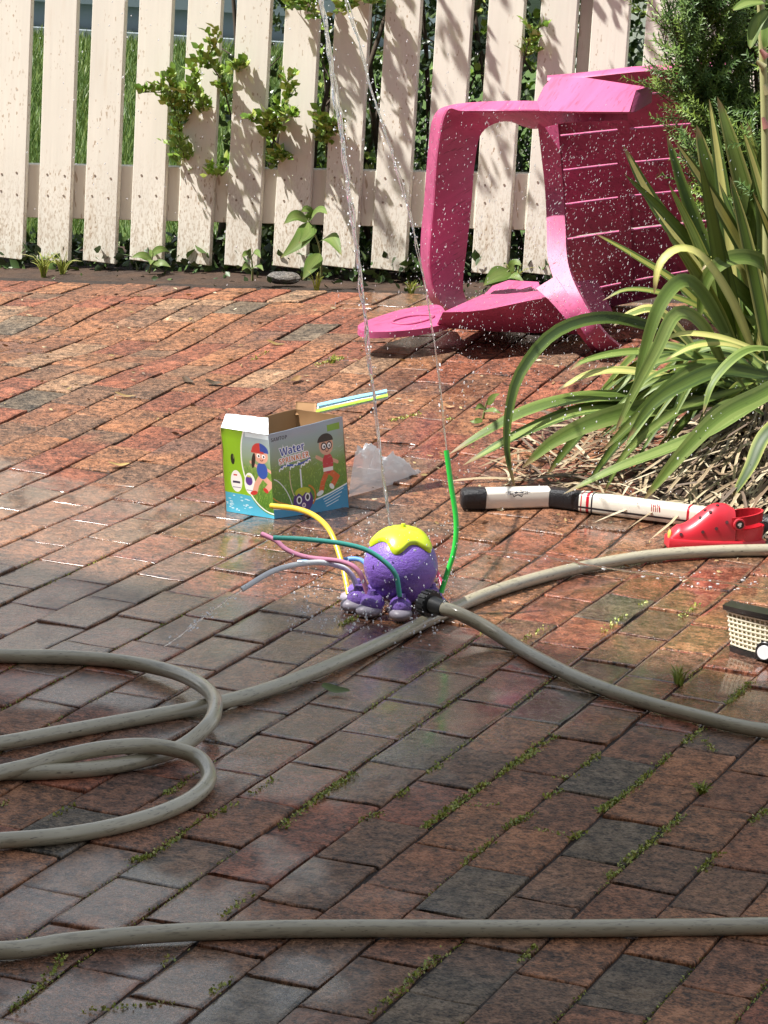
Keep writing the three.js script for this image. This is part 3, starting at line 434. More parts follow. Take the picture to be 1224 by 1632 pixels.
    for (const [x, y] of [[216, 462], [288, 450]]) { c.fillStyle = '#f2f2f2'; c.beginPath(); c.ellipse(x, y, 23, 27, 0, 0, 7); c.fill(); c.fillStyle = '#22202c'; c.beginPath(); c.ellipse(x, y, 13, 17, 0, 0, 7); c.fill(); } c.fillStyle = '#f0d8d8'; c.beginPath(); c.arc(254, 500, 17, 0, 7); c.fill(); c.fillStyle = '#5a3d86'; c.beginPath(); c.arc(254, 500, 7, 0, 7); c.fill();
    figure(c, 478, 150, 1.75, { skin: '#d9a488', hair: '#2c2722', shirt: '#c2323c', belt: '#e9e6e0', legs: '#d0602a', shoes: '#e8ece8', glasses: true });
    c.fillStyle = '#7fae3c'; c.fillRect(500, 30, 110, 40);
    for (let k = 0; k < 60; k++) { c.strokeStyle = 'rgba(200,225,235,0.5)'; c.lineWidth = 2; const x = rnd() * w, y = rr(0.3, 0.8) * h; c.beginPath(); c.moveTo(x, y); c.lineTo(x + rr(10, 40), y - rr(-6, 14)); c.stroke(); }
  });
  const side = canvasTex(360, 560, (c, w, h) => {
    meadow(c, w, h); c.fillStyle = '#8fbf1e'; c.beginPath(); c.moveTo(0, 0); c.lineTo(170, 0); c.quadraticCurveTo(90, 190, 190, 420); c.lineTo(240, 460); c.lineTo(0, 430); c.fill(); c.strokeStyle = '#f4f6ee'; c.lineWidth = 9; c.beginPath(); c.moveTo(172, 0); c.quadraticCurveTo(92, 190, 194, 420); c.quadraticCurveTo(260, 520, w, 530); c.stroke();
    c.fillStyle = '#4fb4d2'; c.beginPath(); c.moveTo(0, h); c.lineTo(0, 425); c.lineTo(190, 432); c.quadraticCurveTo(260, 535, w, 540); c.lineTo(w, h); c.fill(); c.fillStyle = '#c7e6ef'; for (let k = 0; k < 26; k++) { c.beginPath(); c.ellipse(rr(10, 190), rr(440, 545), rr(4, 14), rr(2, 5), 0, 0, 7); c.fill(); }
    c.fillStyle = '#20260f'; c.beginPath(); c.ellipse(72, 200, 15, 36, 0, 0, 7); c.fill(); c.fillStyle = '#6f7a40'; c.beginPath(); c.ellipse(80, 185, 5, 14, 0, 0, 7); c.fill();
    for (const [x, y] of [[90, 345], [190, 350]]) { c.fillStyle = '#f6f4ef'; c.beginPath(); c.ellipse(x, y, 42, 72, 0, 0, 7); c.fill(); } c.fillStyle = '#5a3a8c'; c.beginPath(); c.ellipse(184, 330, 26, 32, 0, 0, 7); c.fill(); c.fillStyle = '#c9d060'; c.fillRect(170, 296, 28, 12); c.fillStyle = '#3b3550'; c.fillRect(62, 345, 54, 14); c.fillStyle = '#9a98a8'; c.fillRect(60, 384, 60, 6); c.fillRect(160, 392, 56, 6); c.fillStyle = '#d04030'; c.fillRect(70, 300, 26, 10);
    figure(c, 288, 150, 1.55, { skin: '#e2a890', hair: '#2a1e1a', braid: true, hat: ['#c23a34', '#2c4a9c'], shirt: '#2f55ac', legs: '#e2a890', shoes: '#c8352c' });
    c.fillStyle = '#d7e6ec'; c.fillRect(180, 0, 180, 36);
  });
  const wet = { roughness: 0.45, clearcoat: 0.5, clearcoatRoughness: 0.12 };
  const fm = new THREE.MeshPhysicalMaterial({ map: front, ...wet }), sm = new THREE.MeshPhysicalMaterial({ map: side, ...wet }), kraft = std(lin(0.36, 0.2, 0.09), 0.75), white = std(lin(0.78, 0.8, 0.82), 0.5), blue = std(lin(0.25, 0.52, 0.66), 0.5), green = std(lin(0.33, 0.55, 0.05), 0.5);
  // a card panel: grid between four corners, gently warped, thickness behind
  const panel = (p00, p10, p11, p01, warp, th = 0.003) => { const n = 8, pos = [], uv = [], idx = [], nrm = p10.clone().sub(p00).cross(p01.clone().sub(p00)).normalize(); for (const s of [0, 1]) for (let i = 0; i <= n; i++) for (let j = 0; j <= n; j++) { const a = p00.clone().lerp(p10, i / n), c = p01.clone().lerp(p11, i / n), q = a.lerp(c, j / n).addScaledVector(nrm, warp * (Math.sin((i / n) * Math.PI) * Math.sin((j / n) * Math.PI) + 0.35 * Math.sin(i * 2.1 + j * 1.3) * (j / n)) - s * th); pos.push(q.x, q.y, q.z); uv.push(i / n, j / n); } const w = n + 1, N = w * w; for (let i = 0; i < n; i++) for (let j = 0; j < n; j++) { const a = i * w + j; idx.push(a, a + w, a + w + 1, a, a + w + 1, a + 1, N + a, N + a + w + 1, N + a + w, N + a, N + a + 1, N + a + w + 1); } for (let i = 0; i < n; i++) { const e = i * w + n, s2 = i * w, l = i, r = n * w + i; idx.push(e, N + e, N + e + w, e, N + e + w, e + w, s2, s2 + w, N + s2 + w, s2, N + s2 + w, N + s2, l, N + l, N + l + 1, l, N + l + 1, l + 1, r, r + 1, N + r + 1, r, N + r + 1, N + r); } return meshFrom(pos, idx, { uv }); };
  const up = (p, dx, dy, dz) => p.clone().add(new THREE.Vector3(dx, dy, dz));
  part(b, 'front_panel', panel(B, C, Ct, Bt, 0.004), fm, 'printed front of the carton with cartoon boy and sprinkler');
  part(b, 'side_panel', panel(A, B, Bt, At, -0.003), sm, 'lime and blue printed side of the carton');
  part(b, 'back_panel', panel(A, D, Dt, At, 0.004), kraft); part(b, 'side_panel', panel(D, C, Ct, Dt, 0.004), kraft, 'bare cardboard inside of the far side');
  part(b, 'flap', panel(At, Bt, V3([-0.248, 0.209, -6.6]), V3([-0.337, 0.203, -6.65]), 0.003), white, 'wet white flap standing up');
  part(b, 'flap', panel(V3([-0.197, 0.188, -6.75]), V3([-0.155, 0.191, -6.76]), V3([-0.156, 0.21, -6.78]), V3([-0.198, 0.213, -6.77]), 0.001), kraft, 'torn brown cardboard flap');
  const q0 = V3([-0.155, 0.191, -6.76]), q1 = V3([-0.006, 0.215, -6.86]), q2 = V3([-0.01, 0.222, -6.9]), q3 = V3([-0.153, 0.203, -6.8]), lid = part(b, 'lid', panel(q0, q1, q2, q3, 0.002), white, 'striped lid flap bent back');
  const off = new THREE.Vector3(0.0, 0.004, 0.006);
  part(lid, 'stripe', panel(q0.clone().add(off), q1.clone().add(off), q1.clone().lerp(q2, 0.34).add(off), q0.clone().lerp(q3, 0.34).add(off), 0.002, 0.001), green); part(lid, 'stripe', panel(q0.clone().lerp(q3, 0.66).add(off), q1.clone().lerp(q2, 0.66).add(off), q2.clone().add(off), q3.clone().add(off), 0.002, 0.001), blue);
}

// ---------- crumpled clear bag behind the carton ----------
{
  const n = 64, pos = [], idx = [], c0 = V3([-0.076, 0.011, -6.787]), cx = V3([0.066, 0.024, -6.936]).sub(c0), cz = new THREE.Vector3(0.03, 0, -0.11);
  for (const s of [1, 0]) for (let i = 0; i <= n; i++) for (let j = 0; j <= n; j++) {
    const a = i / n, b = j / n, prof = 0.022 + 0.095 * Math.pow(1 - a, 0.8), bulge = Math.pow(Math.sin(Math.PI * b), 0.55);
    const k = fbm(a * 0.9 + 0.05, b * 0.6, 5, 3, 81) - 0.5, r = Math.abs(fbm(a * 0.8, b * 0.9, 6, 2, 83) - 0.5), r2 = Math.abs(fbm(a * 0.9, b * 0.9, 20, 2, 87) - 0.5), pinch = 1 - 0.6 * a;
    const p = c0.clone().addScaledVector(cx, a + 0.04 * k).addScaledVector(cz, 0.5 + (b - 0.5) * pinch + 0.1 * k);
    p.y = 0.005 + s * bulge * Math.max(0.006, prof * (1 + 0.7 * k) - 0.09 * r * bulge - 0.012 * r2); pos.push(p.x, p.y, p.z);
  }
  const w = n + 1, N = w * w; for (let i = 0; i < n; i++) for (let j = 0; j < n; j++) { const a = i * w + j; idx.push(a, a + 1, a + w + 1, a, a + w + 1, a + w, N + a, N + a + w + 1, N + a + 1, N + a, N + a + w, N + a + w + 1); }
  single('plastic_bag', toCreasedNormals(meshFrom(pos, idx), 0.5), std(lin(0.95, 0.96, 0.97), 0.1, { transmission: 0.36, thickness: 0, ior: 1.5 }), 'crumpled clear plastic bag behind the carton', 'bag');
}

// ---------- toy hockey stick ----------
{
  const a = V3([0.17, 0.014, -6.722]), b = V3([0.345, 0.022, -6.752]), c = V3([0.818, 0.025, -6.585]), mid = 0.022, s = group('hockey_stick', b, 'white red and black toy hockey stick lying at the edge of the bed', 'hockey stick');
  const ringPts = []; for (let k = 0; k < 28; k++) { const t = (k / 28) * Math.PI * 2, cs = Math.cos(t), sn = Math.sin(t), n = 0.45; ringPts.push([Math.sign(cs) * Math.pow(Math.abs(cs), n) * 0.021, Math.sign(sn) * Math.pow(Math.abs(sn), n) * 0.0205]); }
  const bar = (p, q, k = 1, round = false) => { // rounded bar from p to q, u along it, v round it
    const d = q.clone().sub(p), len = d.length(); d.normalize(); const side = new THREE.Vector3(-d.z, 0, d.x), up = new THREE.Vector3(0, 1, 0), pos = [], idx = [], uv = [], st = round ? [0, 0.06, 0.2, 0.5, 1] : [0, 1], sc = round ? [0.55, 0.85, 0.97, 1, 1] : [1, 1], m = ringPts.length;
    st.forEach((t, i) => { for (let j = 0; j <= m; j++) { const [x, y] = ringPts[j % m], o = p.clone().addScaledVector(d, t * len).addScaledVector(side, x * k * sc[i]).addScaledVector(up, y * k * sc[i]); pos.push(o.x, o.y, o.z); uv.push(t, j / m); } });
    for (let i = 0; i < st.length - 1; i++) for (let j = 0; j < m; j++) { const e = i * (m + 1) + j; idx.push(e, e + 1, e + m + 2, e, e + m + 2, e + m + 1); }
    for (const [e, t] of [[0, p], [st.length - 1, q]]) { const ctr = pos.length / 3; pos.push(t.x, t.y, t.z); uv.push(0.5, 0.5); for (let j = 0; j < m; j++) idx.push(ctr, e * (m + 1) + j, e * (m + 1) + j + 1); }
    return toCreasedNormals(meshFrom(pos, idx, { uv }), 0.9);
  };
  for (const p of [a, b, c]) p.y = landH(p.x, p.z) + mid + 0.001;
  const on = (p, q, t) => p.clone().lerp(q, t), gloss = { roughness: 0.3, clearcoat: 0.6, clearcoatRoughness: 0.1 }, black = std(lin(0.014, 0.014, 0.016), 0.3, { bumpMap: grainBump, bumpScale: 0.002 });
  const burst = canvasTex(512, 512, (x, w, h) => { x.fillStyle = '#d9d3c7'; x.fillRect(0, 0, w, h); for (let k = 0; k < 200; k++) { x.fillStyle = 'rgba(120,110,95,0.25)'; x.fillRect(rnd() * w, rnd() * h, 3, 2); } x.save(); x.translate(250, 470); x.scale(1, 0.62); x.strokeStyle = '#1a1a22'; x.lineJoin = 'miter'; for (const [r, lw] of [[1, 5], [0.8, 4]]) { x.lineWidth = lw; x.beginPath(); for (let k = 0; k <= 20; k++) { const t = (k / 20) * Math.PI * 2, q = (k % 2 ? 0.74 : 1) * r; x.lineTo(Math.cos(t) * 100 * q, Math.sin(t) * 52 * q); } x.stroke(); } x.fillStyle = '#23222c'; x.beginPath(); x.moveTo(-58, 12); x.lineTo(-10, -22); x.lineTo(4, -6); x.lineTo(54, -20); x.lineTo(40, 14); x.lineTo(2, 8); x.lineTo(-14, 20); x.fill(); x.restore(); });
  const shaft = canvasTex(1024, 256, (x, w, h) => { x.fillStyle = '#e2dccd'; x.fillRect(0, 0, w, h); for (let k = 0; k < 260; k++) { x.fillStyle = 'rgba(130,118,100,0.22)'; x.fillRect(rnd() * w, rnd() * h, rr(2, 9), 2); } x.fillStyle = '#b8152c'; for (const [p, q] of [[16, 10], [64, 26], [0.93 * w, 22]]) x.fillRect(p, 0, q, h); x.fillStyle = '#1b1a26'; x.fillRect(108, 0, 14, h); x.fillRect(0, 6, w, 4); x.save(); x.translate(640, 234); x.rotate(Math.PI); x.transform(1, 0, 0.35, 1, 0, 0); x.font = 'bold 48px sans-serif'; x.fillStyle = '#8e1420'; x.fillText('NHL', -80, 14); x.restore(); });
  const tail = canvasTex(256, 128, (x, w, h) => { x.fillStyle = '#e2dccd'; x.fillRect(0, 0, w, h); x.fillStyle = '#b8152c'; x.fillRect(w * 0.72, 0, w * 0.16, h); x.fillStyle = '#1b1a26'; x.fillRect(w * 0.9, 0, w * 0.1, h); });
  part(s, 'tip', bar(a.clone().add(new THREE.Vector3(-0.012, 0, 0)), on(a, b, 0.22), 1.08, true), black, 'black taped tip');
  part(s, 'blade', bar(on(a, b, 0.221), on(a, b, 0.985), 1.03), new THREE.MeshPhysicalMaterial({ map: burst, ...gloss }), 'white blade sleeve with a starburst print');
  part(s, 'grip', bar(on(a, b, 0.986), on(b, c, 0.14), 0.98), black); part(s, 'shaft', bar(on(b, c, 0.141), on(b, c, 0.64)), new THREE.MeshPhysicalMaterial({ map: shaft, ...gloss }), 'white shaft with red stripes');
  part(s, 'shaft', bar(on(b, c, 0.641), on(b, c, 0.885)), new THREE.MeshPhysicalMaterial({ map: tail, ...gloss })); part(s, 'grip', bar(on(b, c, 0.886), on(b, c, 1.3), 1.01), black);
}

// ---------- red clog ----------
{
  const toe = V3([0.579, 0.012, -6.498]), heel = V3([0.756, 0.02, -6.546]); toe.y = heel.y = 0.012;
  const d = heel.clone().sub(toe), LEN = d.length() * 1.06, g = group('clog', toe, 'red perforated plastic clog beside the hockey stick', 'shoe'); g.rotation.y = Math.atan2(-d.z, d.x) - 0.12; g.position.y = landH(toe.x, toe.z) - 0.002;
  const red = std(lin(0.55, 0.016, 0.03), 0.42, { clearcoat: 0.25, clearcoatRoughness: 0.2, bumpMap: grainBump, bumpScale: 0.0012 }), dark = std(lin(0.05, 0.004, 0.006), 0.8);
  // width and crown along the shoe, t = 0 at the toe
  const halfW = (t) => 0.037 * Math.pow(Math.sin(Math.PI * clamp(0.09 + 0.83 * t)), 0.45) * (1 - 0.12 * t), crown = (t) => 0.02 + (0.03 + 0.047 * sstep(0.1, 0.5, t)) * Math.min(1, Math.sqrt(t / 0.1 + 0.1)) * (1 - 0.14 * sstep(0.56, 0.7, t));
  const loft = (t0, t1, yb, yt, n, m, open) => { const pos = [], idx = []; for (let i = 0; i <= n; i++) { const t = lerp(t0, t1, i / n), w = halfW(t), b = yb(t), h = yt(t) - b; for (let j = 0; j <= m; j++) { const a = Math.PI * (j / m), cs = Math.cos(a), sn = Math.sin(a); pos.push(t * LEN, b + h * Math.pow(sn, 0.74), Math.sign(cs) * Math.pow(Math.abs(cs), 0.86) * w); } } const q = m + 1; for (let i = 0; i < n; i++) for (let j = 0; j < m; j++) { const a = i * q + j; idx.push(a, a + 1, a + q + 1, a, a + q + 1, a + q); } if (!open) for (const i of [0, n]) { const c = pos.length / 3; const t = lerp(t0, t1, i / n); pos.push(t * LEN, yb(t) + 0.005, 0); for (let j = 0; j < m; j++) idx.push(c, i * q + j, i * q + j + 1); } return meshFrom(pos, idx); };
  const outline = new THREE.Shape(); for (let i = 0; i <= 40; i++) { const t = i / 40; outline.lineTo(t * LEN, halfW(t) * 1.04); } for (let i = 40; i >= 0; i--) { const t = i / 40; outline.lineTo(t * LEN, -halfW(t) * 1.04); }
  const soleG = new THREE.ExtrudeGeometry(outline, { depth: 0.016, bevelEnabled: true, bevelThickness: 0.004, bevelSize: 0.003, bevelSegments: 3 }); soleG.rotateX(Math.PI / 2); soleG.translate(0, 0.022, 0);
  local(g, 'sole', toCreasedNormals(soleG, 0.5), red);
  const upper = local(g, 'upper', mergeGeometries([loft(0.0, 0.67, () => 0.02, crown, 30, 28, true), loft(0.02, 0.66, () => 0.021, (t) => crown(t) - 0.005, 20, 20, true)]), red);
  for (const [t, a] of [[0.1, 0.14], [0.32, 0.1], [0.46, 0.1], [0.57, 0.16], [0.3, 0.36], [0.4, 0.33], [0.36, 0.45], [0.48, 0.42]]) { const aa = Math.PI * a, hg = new THREE.CylinderGeometry(0.0034, 0.0034, 0.003, 14); const w = halfW(t), x = t * LEN, y = 0.02 + (crown(t) - 0.02) * Math.pow(Math.sin(aa), 0.74), z = Math.pow(Math.abs(Math.cos(aa)), 0.86) * w * Math.sign(Math.cos(aa)); hg.applyQuaternion(turnTo([-0.25, Math.sin(aa) * 0.8, Math.cos(aa)])); hg.translate(x, y, z); local(upper, 'vent_hole', hg, dark); }
  const heelWall = []; const cup = []; for (let i = 0; i <= 24; i++) { const a = lerp(-2.0, 2.0, i / 24), x = LEN * 0.78 + Math.cos(a) * LEN * 0.215, z = Math.sin(a) * 0.0305; heelWall.push(new THREE.Vector3(x, 0.02, z)); cup.push(new THREE.Vector3(x + 0.003 * Math.cos(a), 0.05 + 0.006 * Math.cos(a), z)); }
  local(g, 'heel_cup', mergeGeometries([shell(heelWall, cup, [-0.0001, 0, 0], 2), shell(heelWall.map((p) => p.clone().add(new THREE.Vector3(-0.004 * Math.sign(p.x - LEN * 0.75), 0, -Math.sign(p.z) * 0.003))), cup.map((p) => p.clone().add(new THREE.Vector3(-0.004, 0, -Math.sign(p.z) * 0.003))), [0, 0.0001, 0], 2)]), red);
  const s0 = [], s1 = []; for (let i = 0; i <= 28; i++) { const a = lerp(-2.2, 2.2, i / 28), x = LEN * 0.76 + Math.cos(a) * LEN * 0.225, z = Math.sin(a) * 0.0345, y = 0.068 + 0.008 * Math.cos(a); s0.push(new THREE.Vector3(x, y - 0.009, z)); s1.push(new THREE.Vector3(x, y + 0.01, z)); }
  local(g, 'heel_strap', mergeGeometries([shell(s0, s1, [0, 0.0002, 0], 1), shell(s0.map((p) => new THREE.Vector3(lerp(p.x, LEN * 0.76, 0.09), p.y, p.z * 0.9)), s1.map((p) => new THREE.Vector3(lerp(p.x, LEN * 0.76, 0.09), p.y, p.z * 0.9)), [0, 0.0002, 0], 1), shell(s1, s1.map((p) => new THREE.Vector3(lerp(p.x, LEN * 0.76, 0.09), p.y, p.z * 0.9)), [0, 0.0002, 0], 1)]), red);
  const emblem = canvasTex(128, 128, (x, w) => { x.fillStyle = '#1c1c1c'; x.fillRect(0, 0, w, w); x.fillStyle = '#e8e4dc'; x.beginPath(); x.ellipse(60, 56, 34, 22, -0.5, 0, 7); x.fill(); x.beginPath(); x.moveTo(56, 60); x.lineTo(92, 78); x.lineTo(60, 108); x.fill(); });
  const rv = new THREE.CylinderGeometry(0.0115, 0.0125, 0.006, 24).rotateX(Math.PI / 2).translate(LEN * 0.7, 0.062, 0.0355), rm = local(g, 'rivet', rv, red);
  local(rm, 'emblem', new THREE.CircleGeometry(0.0085, 24).translate(LEN * 0.7, 0.062, 0.0389), new THREE.MeshPhysicalMaterial({ map: emblem, roughness: 0.4 }));
  local(g, 'toe_patch', new THREE.SphereGeometry(1, 14, 10).scale(0.004, 0.011, 0.009).translate(0.0005, 0.03, 0.006), std(lin(0.8, 0.42, 0.08), 0.5), 'orange patch on the toe');
}

// ---------- lattice toy basket at the right edge ----------
{
  const p0 = V3([0.641, 0, -5.766]), g = group('toy_basket', p0, 'cream lattice plastic toy basket with black rim at the edge of the patio', 'toy basket'); g.position.y = 0; g.rotation.y = -0.5;
  const cream = std(lin(0.82, 0.77, 0.6), 0.45), black = std(lin(0.014, 0.014, 0.014), 0.3, { clearcoat: 0.5, clearcoatRoughness: 0.15 }), white = std(lin(0.75, 0.76, 0.78), 0.35);
  const WID = 0.2, H = 0.088, face = (s, y) => { const flare = 1 + 0.14 * (y / H), x = WID / 2 + (s - 0.5) * WID * flare, z = 0.022 - 0.09 * Math.pow((s - 0.5) * 1.6, 2) * 0.5 + 0.012 * (y / H); return new THREE.Vector3(x, y, z); };
  const lid = (s) => 0.006 * Math.sin(Math.PI * s);
  const strip = (s0, s1, ya, yb, thick, n = 10) => { const A = [], B = []; for (let i = 0; i <= n; i++) { const s = lerp(s0, s1, i / n); A.push(face(s, ya + lid(s) * (ya / H))); B.push(face(s, yb + lid(s) * (yb / H))); } return shell(A, B, [0, 0, -thick], 1); };
  local(g, 'back_plate', strip(0.002, 0.998, 0.012, H - 0.014, 0.03, 16).translate(0, 0, -0.006), cream);
  for (let k = 0; k < 8; k++) local(g, 'lattice_bar', strip(0.0, 1, 0.014 + k * 0.0085, 0.0165 + k * 0.0085, 0.005, 16), cream);
  for (let k = 0; k < 21; k++) { const s = 0.012 + k * 0.0465; if (s > 0.4 && s < 0.6 && false) continue; const A = [face(s, 0.0135), face(s, H * 0.5), face(s, H - 0.012)], B = [face(s + 0.014, 0.0135), face(s + 0.014, H * 0.5), face(s + 0.014, H - 0.012)]; local(g, 'lattice_bar', shell(A, B, [0, 0, -0.005]).translate(0, 0, -0.0006), cream); }
  local(g, 'rim', strip(-0.02, 1.02, H - 0.009, H, 0.042, 20).translate(0, 0, 0.005), black); local(g, 'base', strip(-0.01, 1.01, 0.0, 0.0115, 0.04, 20).translate(0, 0, 0.003), black);
  const arch = new THREE.Shape(); arch.moveTo(0.062, 0.006); arch.lineTo(0.062, 0.022); arch.absarc(0.079, 0.022, 0.017, Math.PI, 0, true); arch.lineTo(0.096, 0.006);
  local(g, 'wheel_arch', new THREE.ExtrudeGeometry(arch, { depth: 0.012, bevelEnabled: true, bevelSize: 0.001, bevelThickness: 0.001, bevelSegments: 1 }).translate(0, 0, 0.017), black);
  local(g, 'wheel', new THREE.CylinderGeometry(0.0125, 0.0125, 0.008, 28).rotateX(Math.PI / 2).translate(0.079, 0.0215, 0.03), white);
}

// ---------- planting bed, straw and yucca ----------
const streak = tex(64, 16, (u, v) => { const n = 0.86 + 0.28 * (fbm(u, v * 0.06, 24, 3, 95) - 0.5); return [n, n, n * 0.97]; }, true);
const leafMat = (more = {}) => std(lin(1, 1, 1), 0.5, { map: streak, specularIntensity: 0.6, vertexColors: true, transmission: 0.22, thickness: 0, side: THREE.DoubleSide, ...more });
const bedH = (x, z) => { const U = uOf(x, z), V = vOf(x, z); return landH(x, z) - 0.01 + (0.02 + 0.2 * Math.exp(-(((V + 1.55) / 0.34) ** 2 + ((U - 7.2) / 0.42) ** 2))) * sstep(-2.05, -1.75, V) * sstep(6.45, 6.75, U) * sstep(8.2, 7.9, U) + 0.012 * fbm(x * 0.2 + 3, z * 0.2 + 3, 16, 4, 15); };
structure('planting_bed', sheet(6.4, 8.28, -2.12, 3.2, 90, 160, (x, z, u, v) => Math.max(bedH(x, z), -0.3) - 0.02 * sstep(-2.0, -2.12, v) - 0.03 * sstep(6.5, 6.4, u), 0.5), soilMat);
{
  const straw = [lin(0.36, 0.28, 0.17), lin(0.26, 0.19, 0.11), lin(0.44, 0.37, 0.25), lin(0.18, 0.12, 0.07), lin(0.13, 0.09, 0.06)], g = [];
  const strawMat = std(lin(1, 1, 1), 0.7, { vertexColors: true });
  for (let k = 0; k < 1500; k++) {
    const near = k < 1050, u = near ? rr(6.5, 7.3) : rr(6.55, 7.05), v = near ? -1.5 + rr(-0.35, 0.4) : rr(-2.25, -1.5), x = xOf(u, v), z = zOf(u, v), a = near ? rr(-0.6, 0.6) + Math.PI * 0.62 + (rnd() < 0.3 ? rr(-1.4, 1.4) : 0) : rr(0, 6.3), len = near ? rr(0.06, 0.24) : rr(0.05, 0.2), y = bedH(x, z) + rr(0.002, near ? 0.035 : 0.012);
    const dx = Math.cos(a) * len, dz = Math.sin(a) * len, x2 = x + dx, z2 = z + dz, y2 = Math.max(bedH(x2, z2), landH(x2, z2)) + rr(0.002, 0.01);
    const c = pick(straw), c2 = c.clone().multiplyScalar(rr(0.75, 1.1));
    g.push(blade([[x, y, z], [x + dx * 0.5 + rr(-0.012, 0.012), (y + y2) / 2 + rr(0, 0.02), z + dz * 0.5 + rr(-0.012, 0.012)], [x2, y2, z2]], rr(0.003, 0.008), [rr(-0.3, 0.3), 1, rr(-0.3, 0.6)], [c, c2], 0.2, 5, () => 1));
  }
  const m = single('straw_litter', mergeGeometries(g), strawMat, 'dry tan straw and dead leaf litter under the yucca', 'straw', null, 'stuff');
}
